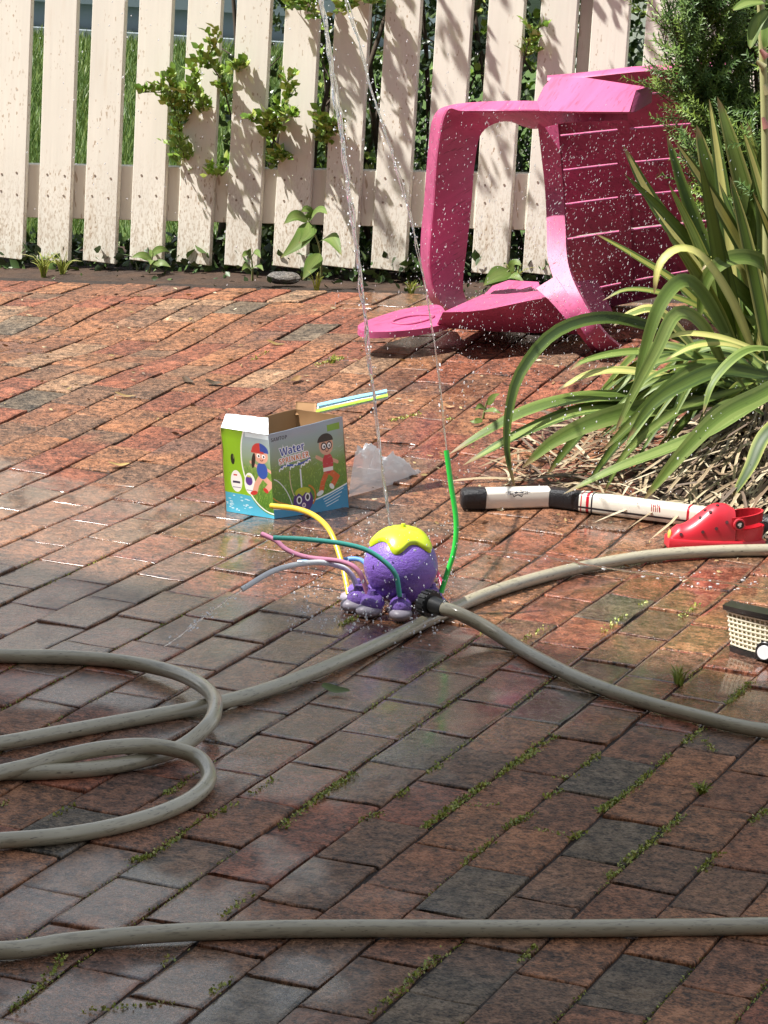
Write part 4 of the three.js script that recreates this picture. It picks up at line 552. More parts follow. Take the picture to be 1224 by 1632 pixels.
{
  const dk = lin(0.06, 0.11, 0.025), md = lin(0.14, 0.22, 0.04), lt = lin(0.26, 0.35, 0.09), ye = lin(0.72, 0.68, 0.24), yg = lin(0.4, 0.43, 0.1);
  const base = V3([0.822, 0.098, -7.227]); base.y = bedH(base.x, base.z);
  const y = group('yucca_plant', base, 'large variegated yucca with arching striped leaves in the bed', 'yucca'), mat = leafMat();
  const F1 = [0.1, 0.45, 0.9], F2 = [-0.2, 0.85, 0.5], F3 = [-0.5, 0.5, 0.7];
  // each: points from base to tip, width, facing, colours
  const leaves = [
    [[[0.796, 0.295, -7.35], [0.67, 0.464, -7.37], [0.561, 0.598, -7.38], [0.486, 0.718, -7.38]], 0.038, F1, [md, ye, dk]],
    [[[0.777, 0.321, -7.4], [0.694, 0.486, -7.42], [0.631, 0.624, -7.43], [0.586, 0.74, -7.44]], 0.034, F1, [lt, dk, md]],
    [[[0.801, 0.33, -7.36], [0.736, 0.538, -7.38], [0.68, 0.675, -7.39], [0.648, 0.771, -7.4]], 0.053, F1, [ye, md, dk]],
    [[[0.824, 0.324, -7.4], [0.79, 0.549, -7.42], [0.737, 0.716, -7.43], [0.693, 0.833, -7.44]], 0.048, F1, [ye, lt, md]],
    [[[0.839, 0.332, -7.36], [0.818, 0.557, -7.38], [0.79, 0.682, -7.39], [0.76, 0.785, -7.4]], 0.043, F1, [lt, yg, md]],
    [[[0.867, 0.33, -7.38], [0.858, 0.556, -7.4], [0.839, 0.709, -7.42], [0.813, 0.82, -7.43]], 0.048, F1, [md, ye, md]],
    [[[0.778, 0.282, -7.3], [0.641, 0.413, -7.3], [0.523, 0.483, -7.3], [0.432, 0.528, -7.3]], 0.026, F2, [md, yg, dk]],
    [[[0.797, 0.298, -7.22], [0.735, 0.414, -7.18], [0.662, 0.51, -7.14], [0.607, 0.53, -7.12], [0.567, 0.497, -7.1], [0.558, 0.432, -7.09]], 0.034, F2, [yg, ye, ye]],
    [[[0.754, 0.299, -7.2], [0.669, 0.43, -7.14], [0.614, 0.467, -7.08], [0.565, 0.417, -7.02], [0.535, 0.312, -6.98], [0.519, 0.218, -6.95]], 0.032, F1, [lt, md, md]],
    [[[0.835, 0.342, -7.3], [0.76, 0.471, -7.27], [0.699, 0.497, -7.24], [0.669, 0.47, -7.22]], 0.03, F2, [yg, ye, ye]],
    [[[0.881, 0.402, -7.3], [0.804, 0.492, -7.24], [0.73, 0.505, -7.2], [0.677, 0.461, -7.17], [0.664, 0.358, -7.15]], 0.036, F1, [lt, md, lt]],
    [[[0.7, 0.292, -7.22], [0.563, 0.355, -7.12], [0.445, 0.386, -7.02], [0.343, 0.361, -6.95], [0.275, 0.284, -6.9], [0.253, 0.207, -6.87], [0.253, 0.116, -6.85], [0.278, 0.03, -6.84]], 0.028, F1, [md, dk, md]],
    [[[0.728, 0.269, -7.2], [0.624, 0.293, -7.14], [0.508, 0.305, -7.06], [0.417, 0.294, -7], [0.381, 0.273, -6.98]], 0.034, F2, [md, lt, md]],
    [[[0.728, 0.222, -7.15], [0.583, 0.213, -7.05], [0.428, 0.219, -6.97], [0.306, 0.197, -6.92], [0.214, 0.153, -6.88], [0.13, 0.099, -6.86]], 0.042, F2, [lt, md, md]],
    [[[0.724, 0.217, -7.1], [0.569, 0.196, -7.02], [0.415, 0.196, -6.94], [0.281, 0.149, -6.88], [0.162, 0.082, -6.84]], 0.042, F2, [md, lt, dk]],
    [[[0.706, 0.212, -7.05], [0.579, 0.207, -6.98], [0.454, 0.188, -6.9], [0.355, 0.144, -6.86], [0.287, 0.086, -6.83]], 0.042, F1, [lt, md, lt]],
    [[[0.899, 0.289, -7], [0.785, 0.247, -6.9], [0.675, 0.191, -6.82], [0.582, 0.156, -6.77], [0.477, 0.117, -6.73], [0.372, 0.062, -6.71]], 0.036, F2, [lt, lt, md]],
    [[[0.903, 0.34, -6.95], [0.798, 0.28, -6.86], [0.695, 0.236, -6.78], [0.611, 0.159, -6.72], [0.536, 0.06, -6.69]], 0.038, F1, [lt, md, lt]],
    [[[0.734, 0.26, -7.1], [0.663, 0.381, -7.02], [0.599, 0.415, -6.96], [0.557, 0.34, -6.91], [0.515, 0.255, -6.88], [0.479, 0.17, -6.85]], 0.03, F1, [lt, lt, md]],
    [[[0.666, 0.302, -7.15], [0.575, 0.387, -7.13], [0.516, 0.384, -7.11], [0.476, 0.356, -7.1]], 0.032, F2, [ye, lt, ye]],
    [[[0.792, 0.329, -7.05], [0.703, 0.36, -7], [0.617, 0.373, -6.95], [0.563, 0.359, -6.92]], 0.026, F2, [yg, ye, ye]],
    [[[0.662, 0.251, -7.05], [0.507, 0.276, -7], [0.424, 0.27, -6.97], [0.356, 0.235, -6.95]], 0.028, F2, [ye, ye, lt]],
    [[[0.885, 0.263, -6.85], [0.797, 0.2, -6.8], [0.762, 0.132, -6.76], [0.726, 0.067, -6.74]], 0.036, F3, [yg, dk, md]],
    [[[0.952, 0.069, -6.82], [0.844, 0.048, -6.79], [0.776, 0.04, -6.77], [0.709, 0.027, -6.75]], 0.03, F2, [yg, md, lt]],
    [[[0.748, 0.261, -7.1], [0.655, 0.288, -7], [0.598, 0.264, -6.93], [0.545, 0.221, -6.89], [0.456, 0.126, -6.86]], 0.03, F1, [md, lt, md]],
    [[[0.847, 0.332, -7.05], [0.755, 0.343, -6.96], [0.687, 0.289, -6.9], [0.664, 0.218, -6.87]], 0.026, F3, [lt, md, lt]],
    [[[0.818, 0.284, -7], [0.702, 0.304, -6.93], [0.62, 0.279, -6.88], [0.554, 0.236, -6.85], [0.505, 0.162, -6.83]], 0.034, F1, [md, md, dk]],
    [[[0.721, 0.245, -7.1], [0.593, 0.215, -7], [0.499, 0.141, -6.93], [0.425, 0.032, -6.9]], 0.024, F1, [dk, md, dk]],
    [[[0.68, 0.267, -7.12], [0.553, 0.242, -7.05], [0.459, 0.193, -7], [0.382, 0.1, -6.96], [0.345, 0.044, -6.95]], 0.03, F1, [dk, md, md]],
    [[[0.753, 0.253, -7], [0.613, 0.216, -6.9], [0.508, 0.133, -6.84], [0.461, 0.039, -6.82]], 0.02, F1, [md, lt, md]],
    [[[0.814, 0.293, -7.1], [0.737, 0.336, -7.05], [0.651, 0.34, -7], [0.583, 0.31, -6.97]], 0.03, F2, [md, ye, lt]],
    [[[0.787, 0.291, -7.25], [0.693, 0.376, -7.22], [0.591, 0.416, -7.2], [0.507, 0.423, -7.19], [0.453, 0.397, -7.18]], 0.022, F2, [md, yg, md]],
  ];
  for (const [pts, w, f, c] of leaves) part(y, 'leaf', blade(pts, w, f, c.map((k) => k.clone().multiplyScalar(rr(0.85, 1.15))), 0.22, 26), mat);
  for (let k = 0; k < 26; k++) { // striped leaves standing up at the back
    const tx = rr(1040, 1290), ang = (1200 - tx) / 230, len = rr(0.38, 0.62), o = V3([0.813, 0.284, -7.3]).add(new THREE.Vector3(rr(-0.05, 0.12), rr(-0.06, 0.04), rr(-0.12, 0.12))), d = new THREE.Vector3(-Math.sin(ang * 0.95), Math.cos(ang * 0.95), rr(-0.3, 0.3)).normalize();
    const pts = [0, 0.35, 0.7, 1].map((q) => o.clone().addScaledVector(d, q * len).add(new THREE.Vector3(-ang * 0.06 * q * q, -0.05 * q * q, 0.05 * q * q)));
    part(y, 'leaf', blade(pts, rr(0.022, 0.036), [rr(-0.3, 0.2), 0.4, 0.9], pick([[md, ye, dk], [ye, md, dk], [lt, ye, md], [dk, md, md], [yg, lt, md]]), 0.24, 16), mat);
  }
  for (let k = 0; k < 34; k++) { // thin lower leaves
    const a = V3([0.721, 0.245, -7.1]).add(new THREE.Vector3(rr(-0.03, 0.12), rr(-0.06, 0.03), rr(-0.05, 0.1))), ang = rr(2.5, 4.4), len = rr(0.22, 0.42), d = new THREE.Vector3(Math.cos(ang), 0, -Math.sin(ang) * 0.75), up = rr(0.02, 0.12);
    const pts = [0, 0.3, 0.65, 1].map((q) => a.clone().addScaledVector(d, q * len).add(new THREE.Vector3(0, up * Math.sin(q * 2.6) - 0.12 * q * q, 0))); for (const q of pts) q.y = Math.max(q.y, Math.max(bedH(q.x, q.z), landH(q.x, q.z)) + 0.012);
    part(y, 'leaf', blade(pts, rr(0.01, 0.026), [rr(-0.4, 0.2), 0.6, 0.7], pick([[md, lt, dk], [dk, md, dk], [yg, md, md], [lt, md, lt]]), 0.22, 16), mat);
  }
  const hub = V3([0.818, 0.274, -7.2]);
  for (let k = 0; k < 46; k++) { // the leaves behind and to the right of those
    const a = rr(-0.5, 2.6), el = rr(-0.15, 1.25), len = rr(0.3, 0.6), d = new THREE.Vector3(Math.cos(a) * Math.cos(el), Math.sin(el), -Math.sin(a) * Math.cos(el) * 0.8), p = hub.clone().add(new THREE.Vector3(rr(-0.04, 0.2), rr(-0.1, 0.03), rr(-0.12, 0.05))), droop = rr(0.05, 0.3) * (1 - el * 0.6);
    const pts = [0, 0.35, 0.7, 1].map((t) => p.clone().addScaledVector(d, t * len).add(new THREE.Vector3(0, -droop * t * t * len * 1.6, 0)));
    for (const q of pts) q.y = Math.max(q.y, bedH(q.x, q.z) + 0.02);
    part(y, 'leaf', blade(pts, rr(0.026, 0.046), [rr(-0.3, 0.3), 0.6, 0.7], pick([[md, lt, md], [ye, md, dk], [md, ye, md], [lt, md, md], [dk, md, dk]]), 0.22, 14), mat);
  }
  // budding stalk
  const st = group('budding_stalk', [[0.841, 0.18, -7.25][0], bedH(...[[0.841, 0.18, -7.25]].flatMap((p) => [p[0], p[2]])), -7.25], 'pale budding flower stalk with pink tinged buds beside the yew', 'flower stalk'), stem = std(lin(0.36, 0.36, 0.16), 0.5);
  part(st, 'stem', taper([[[0.841, 0.18, -7.25][0], 0.12, -7.25], [0.815, 0.491, -7.25], [0.782, 0.824, -7.25], [0.752, 1.068, -7.25], [0.74, 1.149, -7.25]], 0.011, 0.008), stem);
  for (const [p, q, c] of [[[0.775, 0.945, -7.24], [0.76, 0.961, -7.24], 0], [[0.772, 0.923, -7.24], [0.754, 0.936, -7.24], 1], [[0.788, 0.791, -7.24], [0.778, 0.814, -7.24], 0], [[0.785, 0.866, -7.24], [0.775, 0.886, -7.24], 1]]) part(st, 'bud', taper([p, q, q], 0.009, 0.003, 8, 10), std(c ? lin(0.45, 0.42, 0.22) : lin(0.55, 0.25, 0.22), 0.5));
  part(st, 'leaf', blade([[0.767, 1.045, -7.24], [0.744, 1.016, -7.22], [0.733, 0.965, -7.2]], 0.03, [-0.3, 0.4, 0.9], [md, lt, md]), mat); part(st, 'leaf', blade([[0.757, 1.064, -7.24], [0.72, 1.06, -7.22], [0.689, 1.045, -7.2]], 0.028, [0, 0.8, 0.5], [md, lt, md]), mat); part(st, 'leaf', blade([[0.774, 1.029, -7.24], [0.767, 0.992, -7.2], [0.763, 0.968, -7.19]], 0.03, [0, 0.4, 0.9], [lt, md, md]), mat);
}

// ---------- yew at the right ----------
{
  const b = V3([0.936, 0.19, -8.58]), yw = group('yew_shrub', [b.x, b.y, b.z], 'dark green needled yew shrub at the fence behind the yucca', 'shrub');
  const bark = std(lin(0.09, 0.06, 0.045), 0.9), nd = [];
  { const g = []; for (let k = 0; k < 34; k++) { const y = 0.02 + k * 0.0031, a = k * 2.4, d = new THREE.Vector3(Math.cos(a), 0.55, Math.sin(a)).normalize(), n = new THREE.Vector3(-Math.sin(a), 0.2, Math.cos(a)), l = 0.021 * (1 - 0.3 * (k / 34)), w = 0.0013; const p0 = [n.x * w, y + n.y * w, n.z * w], p1 = [-n.x * w, y - n.y * w, -n.z * w], m0 = [d.x * l * 0.6 + n.x * w * 1.2, y + d.y * l * 0.6, d.z * l * 0.6 + n.z * w * 1.2], m1 = [d.x * l * 0.6 - n.x * w * 1.2, y + d.y * l * 0.6, d.z * l * 0.6 - n.z * w * 1.2], t = [d.x * l, y + d.y * l, d.z * l]; g.push(meshFrom([...p0, ...p1, ...m1, ...m0, ...t], [0, 1, 2, 0, 2, 3, 3, 2, 4])); } g.push(new THREE.CylinderGeometry(0.0008, 0.0016, 0.12, 5).translate(0, 0.06, 0).deleteAttribute('uv').clone()); for (const q of g) q.deleteAttribute('uv'); nd.push(mergeGeometries(g)); }
  const boughs = [
    [[0.817, 0.582, -7.83], [0.738, 0.709, -7.73], [0.66, 0.847, -7.63], [0.596, 0.97, -7.58], [0.573, 1.032, -7.58]], [[0.807, 0.648, -7.78], [0.714, 0.772, -7.68], [0.664, 0.796, -7.63], [0.614, 0.835, -7.58]], [[0.839, 0.44, -7.78], [0.774, 0.57, -7.68], [0.707, 0.667, -7.58], [0.672, 0.709, -7.55]], [[0.842, 0.41, -7.78], [0.787, 0.741, -7.73], [0.746, 0.919, -7.68], [0.717, 1.09, -7.68]], [[0.86, 0.366, -7.78], [0.791, 0.489, -7.63], [0.737, 0.567, -7.58], [0.71, 0.612, -7.56]], [[0.868, 0.299, -7.73], [0.816, 0.372, -7.63], [0.762, 0.436, -7.58], [0.742, 0.482, -7.56]], [[0.869, 0.442, -7.78], [0.837, 0.671, -7.73], [0.801, 0.865, -7.68], [0.77, 1.065, -7.68]], [[0.728, 0.773, -7.68], [0.679, 0.877, -7.63], [0.665, 0.962, -7.63], [0.662, 1.037, -7.58]], [[0.913, 0.444, -7.78], [0.902, 0.668, -7.78], [0.86, 0.888, -7.78], [0.826, 1.119, -7.78]], [[0.786, 0.668, -7.73], [0.725, 0.816, -7.68], [0.702, 0.95, -7.63], [0.685, 1.078, -7.63]], [[0.844, 0.53, -7.68], [0.788, 0.643, -7.58], [0.738, 0.707, -7.56], [0.711, 0.751, -7.54]],
  ], list = [], tint = [lin(0.11, 0.19, 0.03), lin(0.07, 0.14, 0.028), lin(0.19, 0.28, 0.04), lin(0.12, 0.2, 0.035)];
  for (const pts of boughs) {
    part(yw, 'branch', taper(pts, 0.01, 0.003, 20, 6), bark); const c = curve(pts);
    for (let k = 0; k < 130; k++) { const t = rr(0.02, 1), p = c.getPointAt(t), tan = c.getTangentAt(t), side = new THREE.Vector3(rr(-1, 1), rr(-0.3, 0.9), rr(-1, 1)); const d = tan.clone().multiplyScalar(0.8).add(side).normalize(), o = new THREE.Vector3(rr(-1, 1), rr(-1, 1), rr(-1, 1)).multiplyScalar(0.032); p.add(o).sub(yw.position); list.push({ p: [p.x, p.y, p.z], q: turnTo(d, rr(0, 6)), s: rr(0.6, 1.15), c: pick(tint) }); }
  }
  for (let k = 0; k < 900; k++) { const p = V3([0.841, 0.713, -7.51]).add(new THREE.Vector3(rr(-0.08, 0.5), rr(-0.5, 0.7), rr(-0.25, 0.1))).sub(yw.position); list.push({ p: [p.x, p.y, p.z], q: turnTo([rr(-1, 1), rr(-0.2, 1), rr(-0.2, 1)], rr(0, 6)), s: rr(0.7, 1.1), c: pick(tint) }); }
  copies(yw, 'crown', nd[0], std(lin(1, 1, 1), 0.5, { transmission: 0.12, thickness: 0, side: THREE.DoubleSide }), list, 'stuff');
}

// ---------- shrub behind the fence, with sprays that come through and lean over it ----------
{
  const bark = std(lin(0.07, 0.05, 0.035), 0.9), leaf = leafGeo(0.032, 0.021, 0.16), lm = std(lin(1, 1, 1), 0.38, { transmission: 0.25, thickness: 0, side: THREE.DoubleSide });
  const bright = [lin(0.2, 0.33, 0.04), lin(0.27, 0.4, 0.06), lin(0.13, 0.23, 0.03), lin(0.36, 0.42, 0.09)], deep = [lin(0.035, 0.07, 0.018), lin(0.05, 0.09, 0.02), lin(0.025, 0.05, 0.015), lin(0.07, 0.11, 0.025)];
  const at = (v, off, y) => new THREE.Vector3(fenceX(v, off), y + 0.08 * v, fenceZ(v, off));
  const s = group('leafy_shrub', at(0.95, -0.5, 0), 'dense small leaved shrub growing behind the fence and poking through it', 'shrub'), list = [];
  const spray = (p, d, n, len, tints, sc = 1) => { const q = p.clone().addScaledVector(d, len); for (let k = 0; k < n; k++) { const t = 0.1 + 0.9 * (k / n), o = p.clone().lerp(q, t), a = k * 2.4 + rr(-0.4, 0.4), r = new THREE.Vector3(Math.cos(a), rr(0.1, 0.7), Math.sin(a)).addScaledVector(d, 0.8).normalize(); o.sub(s.position); list.push({ p: [o.x, o.y, o.z], q: turnTo(r, rr(0, 6.3)), s: sc * rr(0.55, 1.1), c: pick(tints) }); } return q; };
  // woody stems and the dark inner mass
  for (let k = 0; k < 26; k++) { const v0 = rr(0.5, 1.75), top = rr(0.8, 1.5), v1 = v0 + rr(-0.3, 0.3); part(s, 'stem', taper([at(v0, rr(-0.5, -0.25), -0.02), at(lerp(v0, v1, 0.4), rr(-0.5, -0.15), top * 0.4), at(v1, rr(-0.5, -0.12), top)], 0.011, 0.003, 14, 6), bark); }
  for (let k = 0; k < 26; k++) { const v0 = rr(0.6, 2.3), y0 = rr(0.2, 0.9); part(s, 'twig', taper([at(v0, rr(-0.45, -0.2), y0), at(v0 + rr(-0.12, 0.12), rr(-0.4, -0.15), y0 + 0.15), at(v0 + rr(-0.2, 0.2), rr(-0.4, -0.1), y0 + 0.3)], 0.004, 0.0015, 8, 5), bark); }
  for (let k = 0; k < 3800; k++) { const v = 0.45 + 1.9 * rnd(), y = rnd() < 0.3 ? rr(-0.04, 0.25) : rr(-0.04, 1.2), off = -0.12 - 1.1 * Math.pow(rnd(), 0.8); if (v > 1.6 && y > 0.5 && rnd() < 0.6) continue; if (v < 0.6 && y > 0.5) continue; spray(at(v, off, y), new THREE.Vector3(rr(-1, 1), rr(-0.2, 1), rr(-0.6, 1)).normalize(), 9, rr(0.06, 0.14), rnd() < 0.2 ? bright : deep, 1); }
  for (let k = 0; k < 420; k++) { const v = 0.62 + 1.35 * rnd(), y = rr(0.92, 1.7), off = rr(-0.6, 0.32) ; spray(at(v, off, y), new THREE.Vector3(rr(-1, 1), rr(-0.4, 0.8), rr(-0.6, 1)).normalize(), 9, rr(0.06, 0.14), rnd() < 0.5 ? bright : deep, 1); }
  // sprays in front of the pickets
  const sprigs = [ [[[-0.644, 0.345, -9.496], [-0.653, 0.485, -9.371], [-0.692, 0.557, -9.343], [-0.756, 0.559, -9.324]], 0.5], [[[-0.627, 0.401, -9.49], [-0.624, 0.543, -9.349], [-0.592, 0.639, -9.294], [-0.545, 0.717, -9.244], [-0.537, 0.75, -9.23]], 0.6], [[[-0.645, 0.46, -9.443], [-0.679, 0.584, -9.349], [-0.693, 0.615, -9.333]], 0.2], [[[-0.573, 0.464, -9.447], [-0.586, 0.549, -9.313], [-0.627, 0.586, -9.276]], 0.3], [[[-0.501, 0.489, -9.42], [-0.532, 0.604, -9.325], [-0.581, 0.675, -9.29]], 0.3], [[[-0.496, 0.617, -9.397], [-0.474, 0.656, -9.281]], 0.2], [[[-0.385, 0.375, -9.376], [-0.367, 0.498, -9.252], [-0.344, 0.592, -9.211], [-0.334, 0.651, -9.185]], 0.6], [[[-0.368, 0.435, -9.337], [-0.394, 0.507, -9.24], [-0.429, 0.516, -9.221]], 0.4], [[[-0.362, 0.489, -9.335], [-0.332, 0.541, -9.206], [-0.313, 0.531, -9.177]], 0.3], [[[-0.365, 0.371, -9.347], [-0.352, 0.422, -9.235]], 0.3], [[[-0.62, 0.298, -9.444], [-0.636, 0.398, -9.365], [-0.662, 0.413, -9.342]], 0.3], [[[-0.545, 0.327, -9.394], [-0.532, 0.353, -9.314]], 0.15], [[[-0.223, 0.413, -9.293], [-0.225, 0.506, -9.186], [-0.24, 0.543, -9.16]], 0.4], [[[-0.225, 0.468, -9.283], [-0.198, 0.519, -9.155]], 0.2], [[[-0.321, 0.897, -9.33], [-0.332, 0.852, -9.227], [-0.355, 0.828, -9.193]], 0.3], [[[-0.25, 0.922, -9.282], [-0.279, 0.867, -9.186], [-0.293, 0.826, -9.148]], 0.4], [[[-0.179, 0.911, -9.255], [-0.182, 0.859, -9.149], [-0.192, 0.839, -9.11]], 0.3], [[[0.304, 0.695, -9.092], [0.319, 0.808, -8.99], [0.344, 0.843, -8.949]], 0.25], [[[-0.108, 0.919, -9.206], [-0.123, 0.889, -9.137], [-0.138, 0.858, -9.121]], 0.2] ];
  for (const [pts, dens] of sprigs) { part(s, 'twig', taper(pts, 0.0028, 0.0012, 12, 5), bark); const c = curve(pts), n = Math.round(34 * dens + 6); for (let k = 0; k < n; k++) { const t = lerp(0.3, 1, k / n), p = c.getPointAt(t), d = c.getTangentAt(t).multiplyScalar(0.5).add(new THREE.Vector3(rr(-1, 1), rr(-0.4, 0.8), rr(-0.2, 1))).normalize(); spray(p, d, 5, rr(0.025, 0.05), bright, 0.95); } }
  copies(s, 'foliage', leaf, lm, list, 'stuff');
}

// ---------- lawn grass beyond the fence ----------
{
  const g = meshFrom([-0.0022, 0, 0, 0.0022, 0, 0, 0.0018, 0.028, 0.004, -0.0018, 0.028, 0.004, 0.0003, 0.06, 0.016], [0, 1, 2, 0, 2, 3, 3, 2, 4]), list = [], tint = [lin(0.1, 0.17, 0.025), lin(0.14, 0.21, 0.03), lin(0.07, 0.13, 0.02), lin(0.18, 0.23, 0.05)];
  for (let k = 0; k < 60000; k++) { const u = 9.05 + 7.5 * Math.pow(rnd(), 1.2), v = VA + rr(-0.75, 1.3) - (u - 9) * 0.48, x = xOf(u, v), z = zOf(u, v); list.push({ p: [x, landH(x, z) * sstep(13, 9, u) - 0.03, z], e: [rr(-0.4, 0.4), rr(0, 6.3), rr(-0.4, 0.4)], s: rr(0.6, 1.3), c: pick(tint) }); }
  const m = copies(scene, 'lawn_grass', g, std(lin(1, 1, 1), 0.5, { transmission: 0.3, thickness: 0, side: THREE.DoubleSide }), list, 'stuff'); info(m, 'sunlit green lawn grass behind the fence', 'grass');
}

// ---------- weeds, moss and litter ----------
{
  const tint = [lin(0.28, 0.34, 0.05), lin(0.38, 0.41, 0.06), lin(0.19, 0.25, 0.04), lin(0.45, 0.44, 0.12)], wm = leafMat(), lm = std(lin(1, 1, 1), 0.5, { transmission: 0.2, thickness: 0, side: THREE.DoubleSide });
  // moss and tiny weeds in the joints
  const lines = [[[[0.304, 0, -5.184], [0.228, 0, -5.003], [0.152, 0, -4.833], [0.086, 0, -4.671]], 1.3], [[[0.125, 0, -5.016], [0.048, 0, -4.813]], 1.1], [[[0.55, 0, -5.27], [0.475, 0, -5.085], [0.411, 0, -4.913], [0.355, 0, -4.795]], 0.9], [[[0.485, 0, -4.804], [0.433, 0, -4.68], [0.387, 0, -4.587], [0.354, 0, -4.499]], 0.9], [[[0.618, 0, -4.86], [0.552, 0, -4.701]], 1], [[[0.371, 0, -5.098], [0.337, 0, -5.008]], 1], [[[0.303, 0, -4.893], [0.268, 0, -4.839]], 1], [[[0.256, 0, -4.776], [0.207, 0, -4.693]], 1.4], [[[0.328, 0, -4.701], [0.303, 0, -4.656]], 1.2], [[[0.197, 0, -4.651], [0.144, 0, -4.516]], 0.6], [[[0.243, 0, -4.207], [0.216, 0, -4.144]], 0.8], [[[0.118, 0, -4.174], [0.068, 0, -4.042], [0.021, 0, -3.92]], 0.9], [[[0.661, 0, -5.571], [0.599, 0, -5.408]], 1], [[[0.529, 0, -4.64], [0.49, 0, -4.55]], 0.9], [[[-0.141, 0, -4.864], [-0.197, 0, -4.727], [-0.256, 0, -4.613], [-0.302, 0, -4.476], [-0.335, 0, -4.443]], 0.9], [[[-0.02, 0, -4.919], [-0.075, 0, -4.783], [-0.126, 0, -4.637]], 0.9], [[[0.023, 0, -4.739], [-0.032, 0, -4.64]], 0.7], [[[-0.276, 0, -4.822], [-0.306, 0, -4.755]], 0.9], [[[-0.432, 0, -4.682], [-0.466, 0, -4.603]], 0.6], [[[-0.512, 0, -4.709], [-0.544, 0, -4.658]], 0.8], [[[-0.387, 0, -4.074], [-0.393, 0, -3.983], [-0.428, 0, -3.87]], 0.7], [[[-0.225, 0, -4.124], [-0.252, 0, -4.062]], 0.7], [[[-0.161, 0, -4.021], [-0.195, 0, -3.928]], 0.6], [[[-0.227, 0, -3.923], [-0.342, 0, -3.88]], 0.5], [[[-0.153, 0, -4.344], [-0.187, 0, -4.246]], 0.5], [[[0.51, 0, -6.092], [0.455, 0, -5.964], [0.414, 0, -5.844]], 0.5], [[[0.637, 0, -6.169], [0.569, 0, -5.991]], 0.4], [[[0.311, 0, -5.865], [0.261, 0, -5.745]], 0.4], [[[0.369, 0, -4.972], [0.289, 0, -4.957]], 0.5], [[[0.207, 0, -4.8], [0.154, 0, -4.79]], 0.4], [[[0.298, 0, -4.684], [0.256, 0, -4.691]], 0.5], [[[0.562, 0, -5.143], [0.547, 0, -5.209]], 0.5], [[[-0.309, 0.065, -8.116], [-0.35, 0.06, -8.005]], 0.5], [[[-0.118, 0.085, -7.985], [-0.185, 0.076, -7.914]], 0.8], [[[0.07, 0.065, -7.446], [-0.001, 0.055, -7.385]], 0.8], [[[0.142, 0.066, -7.403], [0.1, 0.06, -7.364]], 0.6], [[[-0.091, 0, -5.73], [-0.037, 0, -5.852]], 1.2]];
  const leaf = leafGeo(0.006, 0.004, 0.15), list = [];
  for (const [pts, dens] of lines) { const P = pts.map(V3), len = P.reduce((a, p, i) => a + (i ? p.distanceTo(P[i - 1]) : 0), 0), n = Math.round(len * 1500 * dens); for (let k = 0; k < n; k++) { const f = rnd() * (P.length - 1), i = Math.floor(f), p = P[i].clone().lerp(P[i + 1], f - i); if (fbm(p.x * 0.9 + 9, p.z * 0.9 + 9, 16, 3, 55) < 0.37) continue; const w = 0.002 + 0.009 * rnd() * rnd(), a = rr(0, 6.3); p.x += Math.cos(a) * w * 1.1; p.z += Math.sin(a) * w; p.y = landH(p.x, p.z) + rr(-0.004, 0.003); list.push({ p: [p.x, p.y, p.z], q: turnTo([rr(-1, 1), rr(0.2, 1), rr(-1, 1)], rr(0, 6.3)), s: rr(0.4, 1.15), c: pick(tint) }); } }
  for (let k = 0; k < 16000; k++) { // sparser growth along the other near joints
    const j = Math.floor(rr(-16, 9)), v = O + j * W, u = rr(3.5, 5.6), n = fbm(u * 0.16 + 0.3, j * 0.137 + 0.2, 16, 3, 155); if (n < 0.57) continue;
    const x = xOf(u, v) + rr(-0.004, 0.004), z = zOf(u, v) + rr(-0.004, 0.004); list.push({ p: [x, landH(x, z) + rr(-0.005, 0.001), z], q: turnTo([rr(-1, 1), rr(0.2, 1), rr(-1, 1)], rr(0, 6.3)), s: rr(0.35, 0.9), c: pick(tint) });
  }
  info(copies(scene, 'joint_moss', leaf, lm, list, 'stuff'), 'yellow green moss and tiny weeds growing in the brick joints', 'moss');
  // grass tufts and seedlings
  const tuft = (p, n, h, label, spread = 1) => { p = V3(p); p.y = landH(p.x, p.z); const t = group('grass_tuft', p, label, 'weed', 'grass tufts in the paving'), gs = []; for (let k = 0; k < n; k++) { const a = rr(0, 6.3), l = h * rr(0.5, 1), r = rr(0.15, 0.75) * spread, b = [p.x + rr(-0.006, 0.006), p.y - 0.004, p.z + rr(-0.006, 0.006)]; const c = pick(tint); gs.push(blade([b, [b[0] + Math.cos(a) * l * r * 0.4, b[1] + l * 0.6, b[2] + Math.sin(a) * l * r * 0.4], [b[0] + Math.cos(a) * l * r, b[1] + l * (1 - r * 0.35), b[2] + Math.sin(a) * l * r]], 0.0035, [0.1, 0.6, 0.8], [c, c.clone().multiplyScalar(1.2)], 0.1, 5, (q) => 1 - 0.7 * q)); } part(t, 'blades', mergeGeometries(gs), wm); };
  tuft([0.532, 0, -5.539], 26, 0.045, 'spiky grass tuft in the joint above the grey hose'); tuft([0.523, 0, -4.932], 34, 0.025, 'low spreading weed clump in the near paving', 1.6); tuft([-1.015, 0.016, -9.346], 40, 0.09, 'grass tuft at the fence foot, leftmost', 1.3); tuft([-0.966, 0.018, -9.395], 30, 0.08, 'second grass tuft at the fence foot from the picture edge', 1.3); tuft([-0.221, 0.089, -8.949], 22, 0.07, 'grass tuft beside the broad leaved seedling', 1.2); tuft([-0.148, 0.08, -7.935], 20, 0.03, 'flat grass tuft in the far paving', 1.5); tuft([0.038, 0.112, -8.84], 24, 0.05, 'grass tuft at the edge row near the chair', 1.3); tuft([0.321, 0.131, -8.97], 26, 0.08, 'grass tuft behind the tipped chair', 1.4); tuft([0.617, 0.16, -8.742], 26, 0.07, 'grass tuft behind the chair backrest', 1.4);
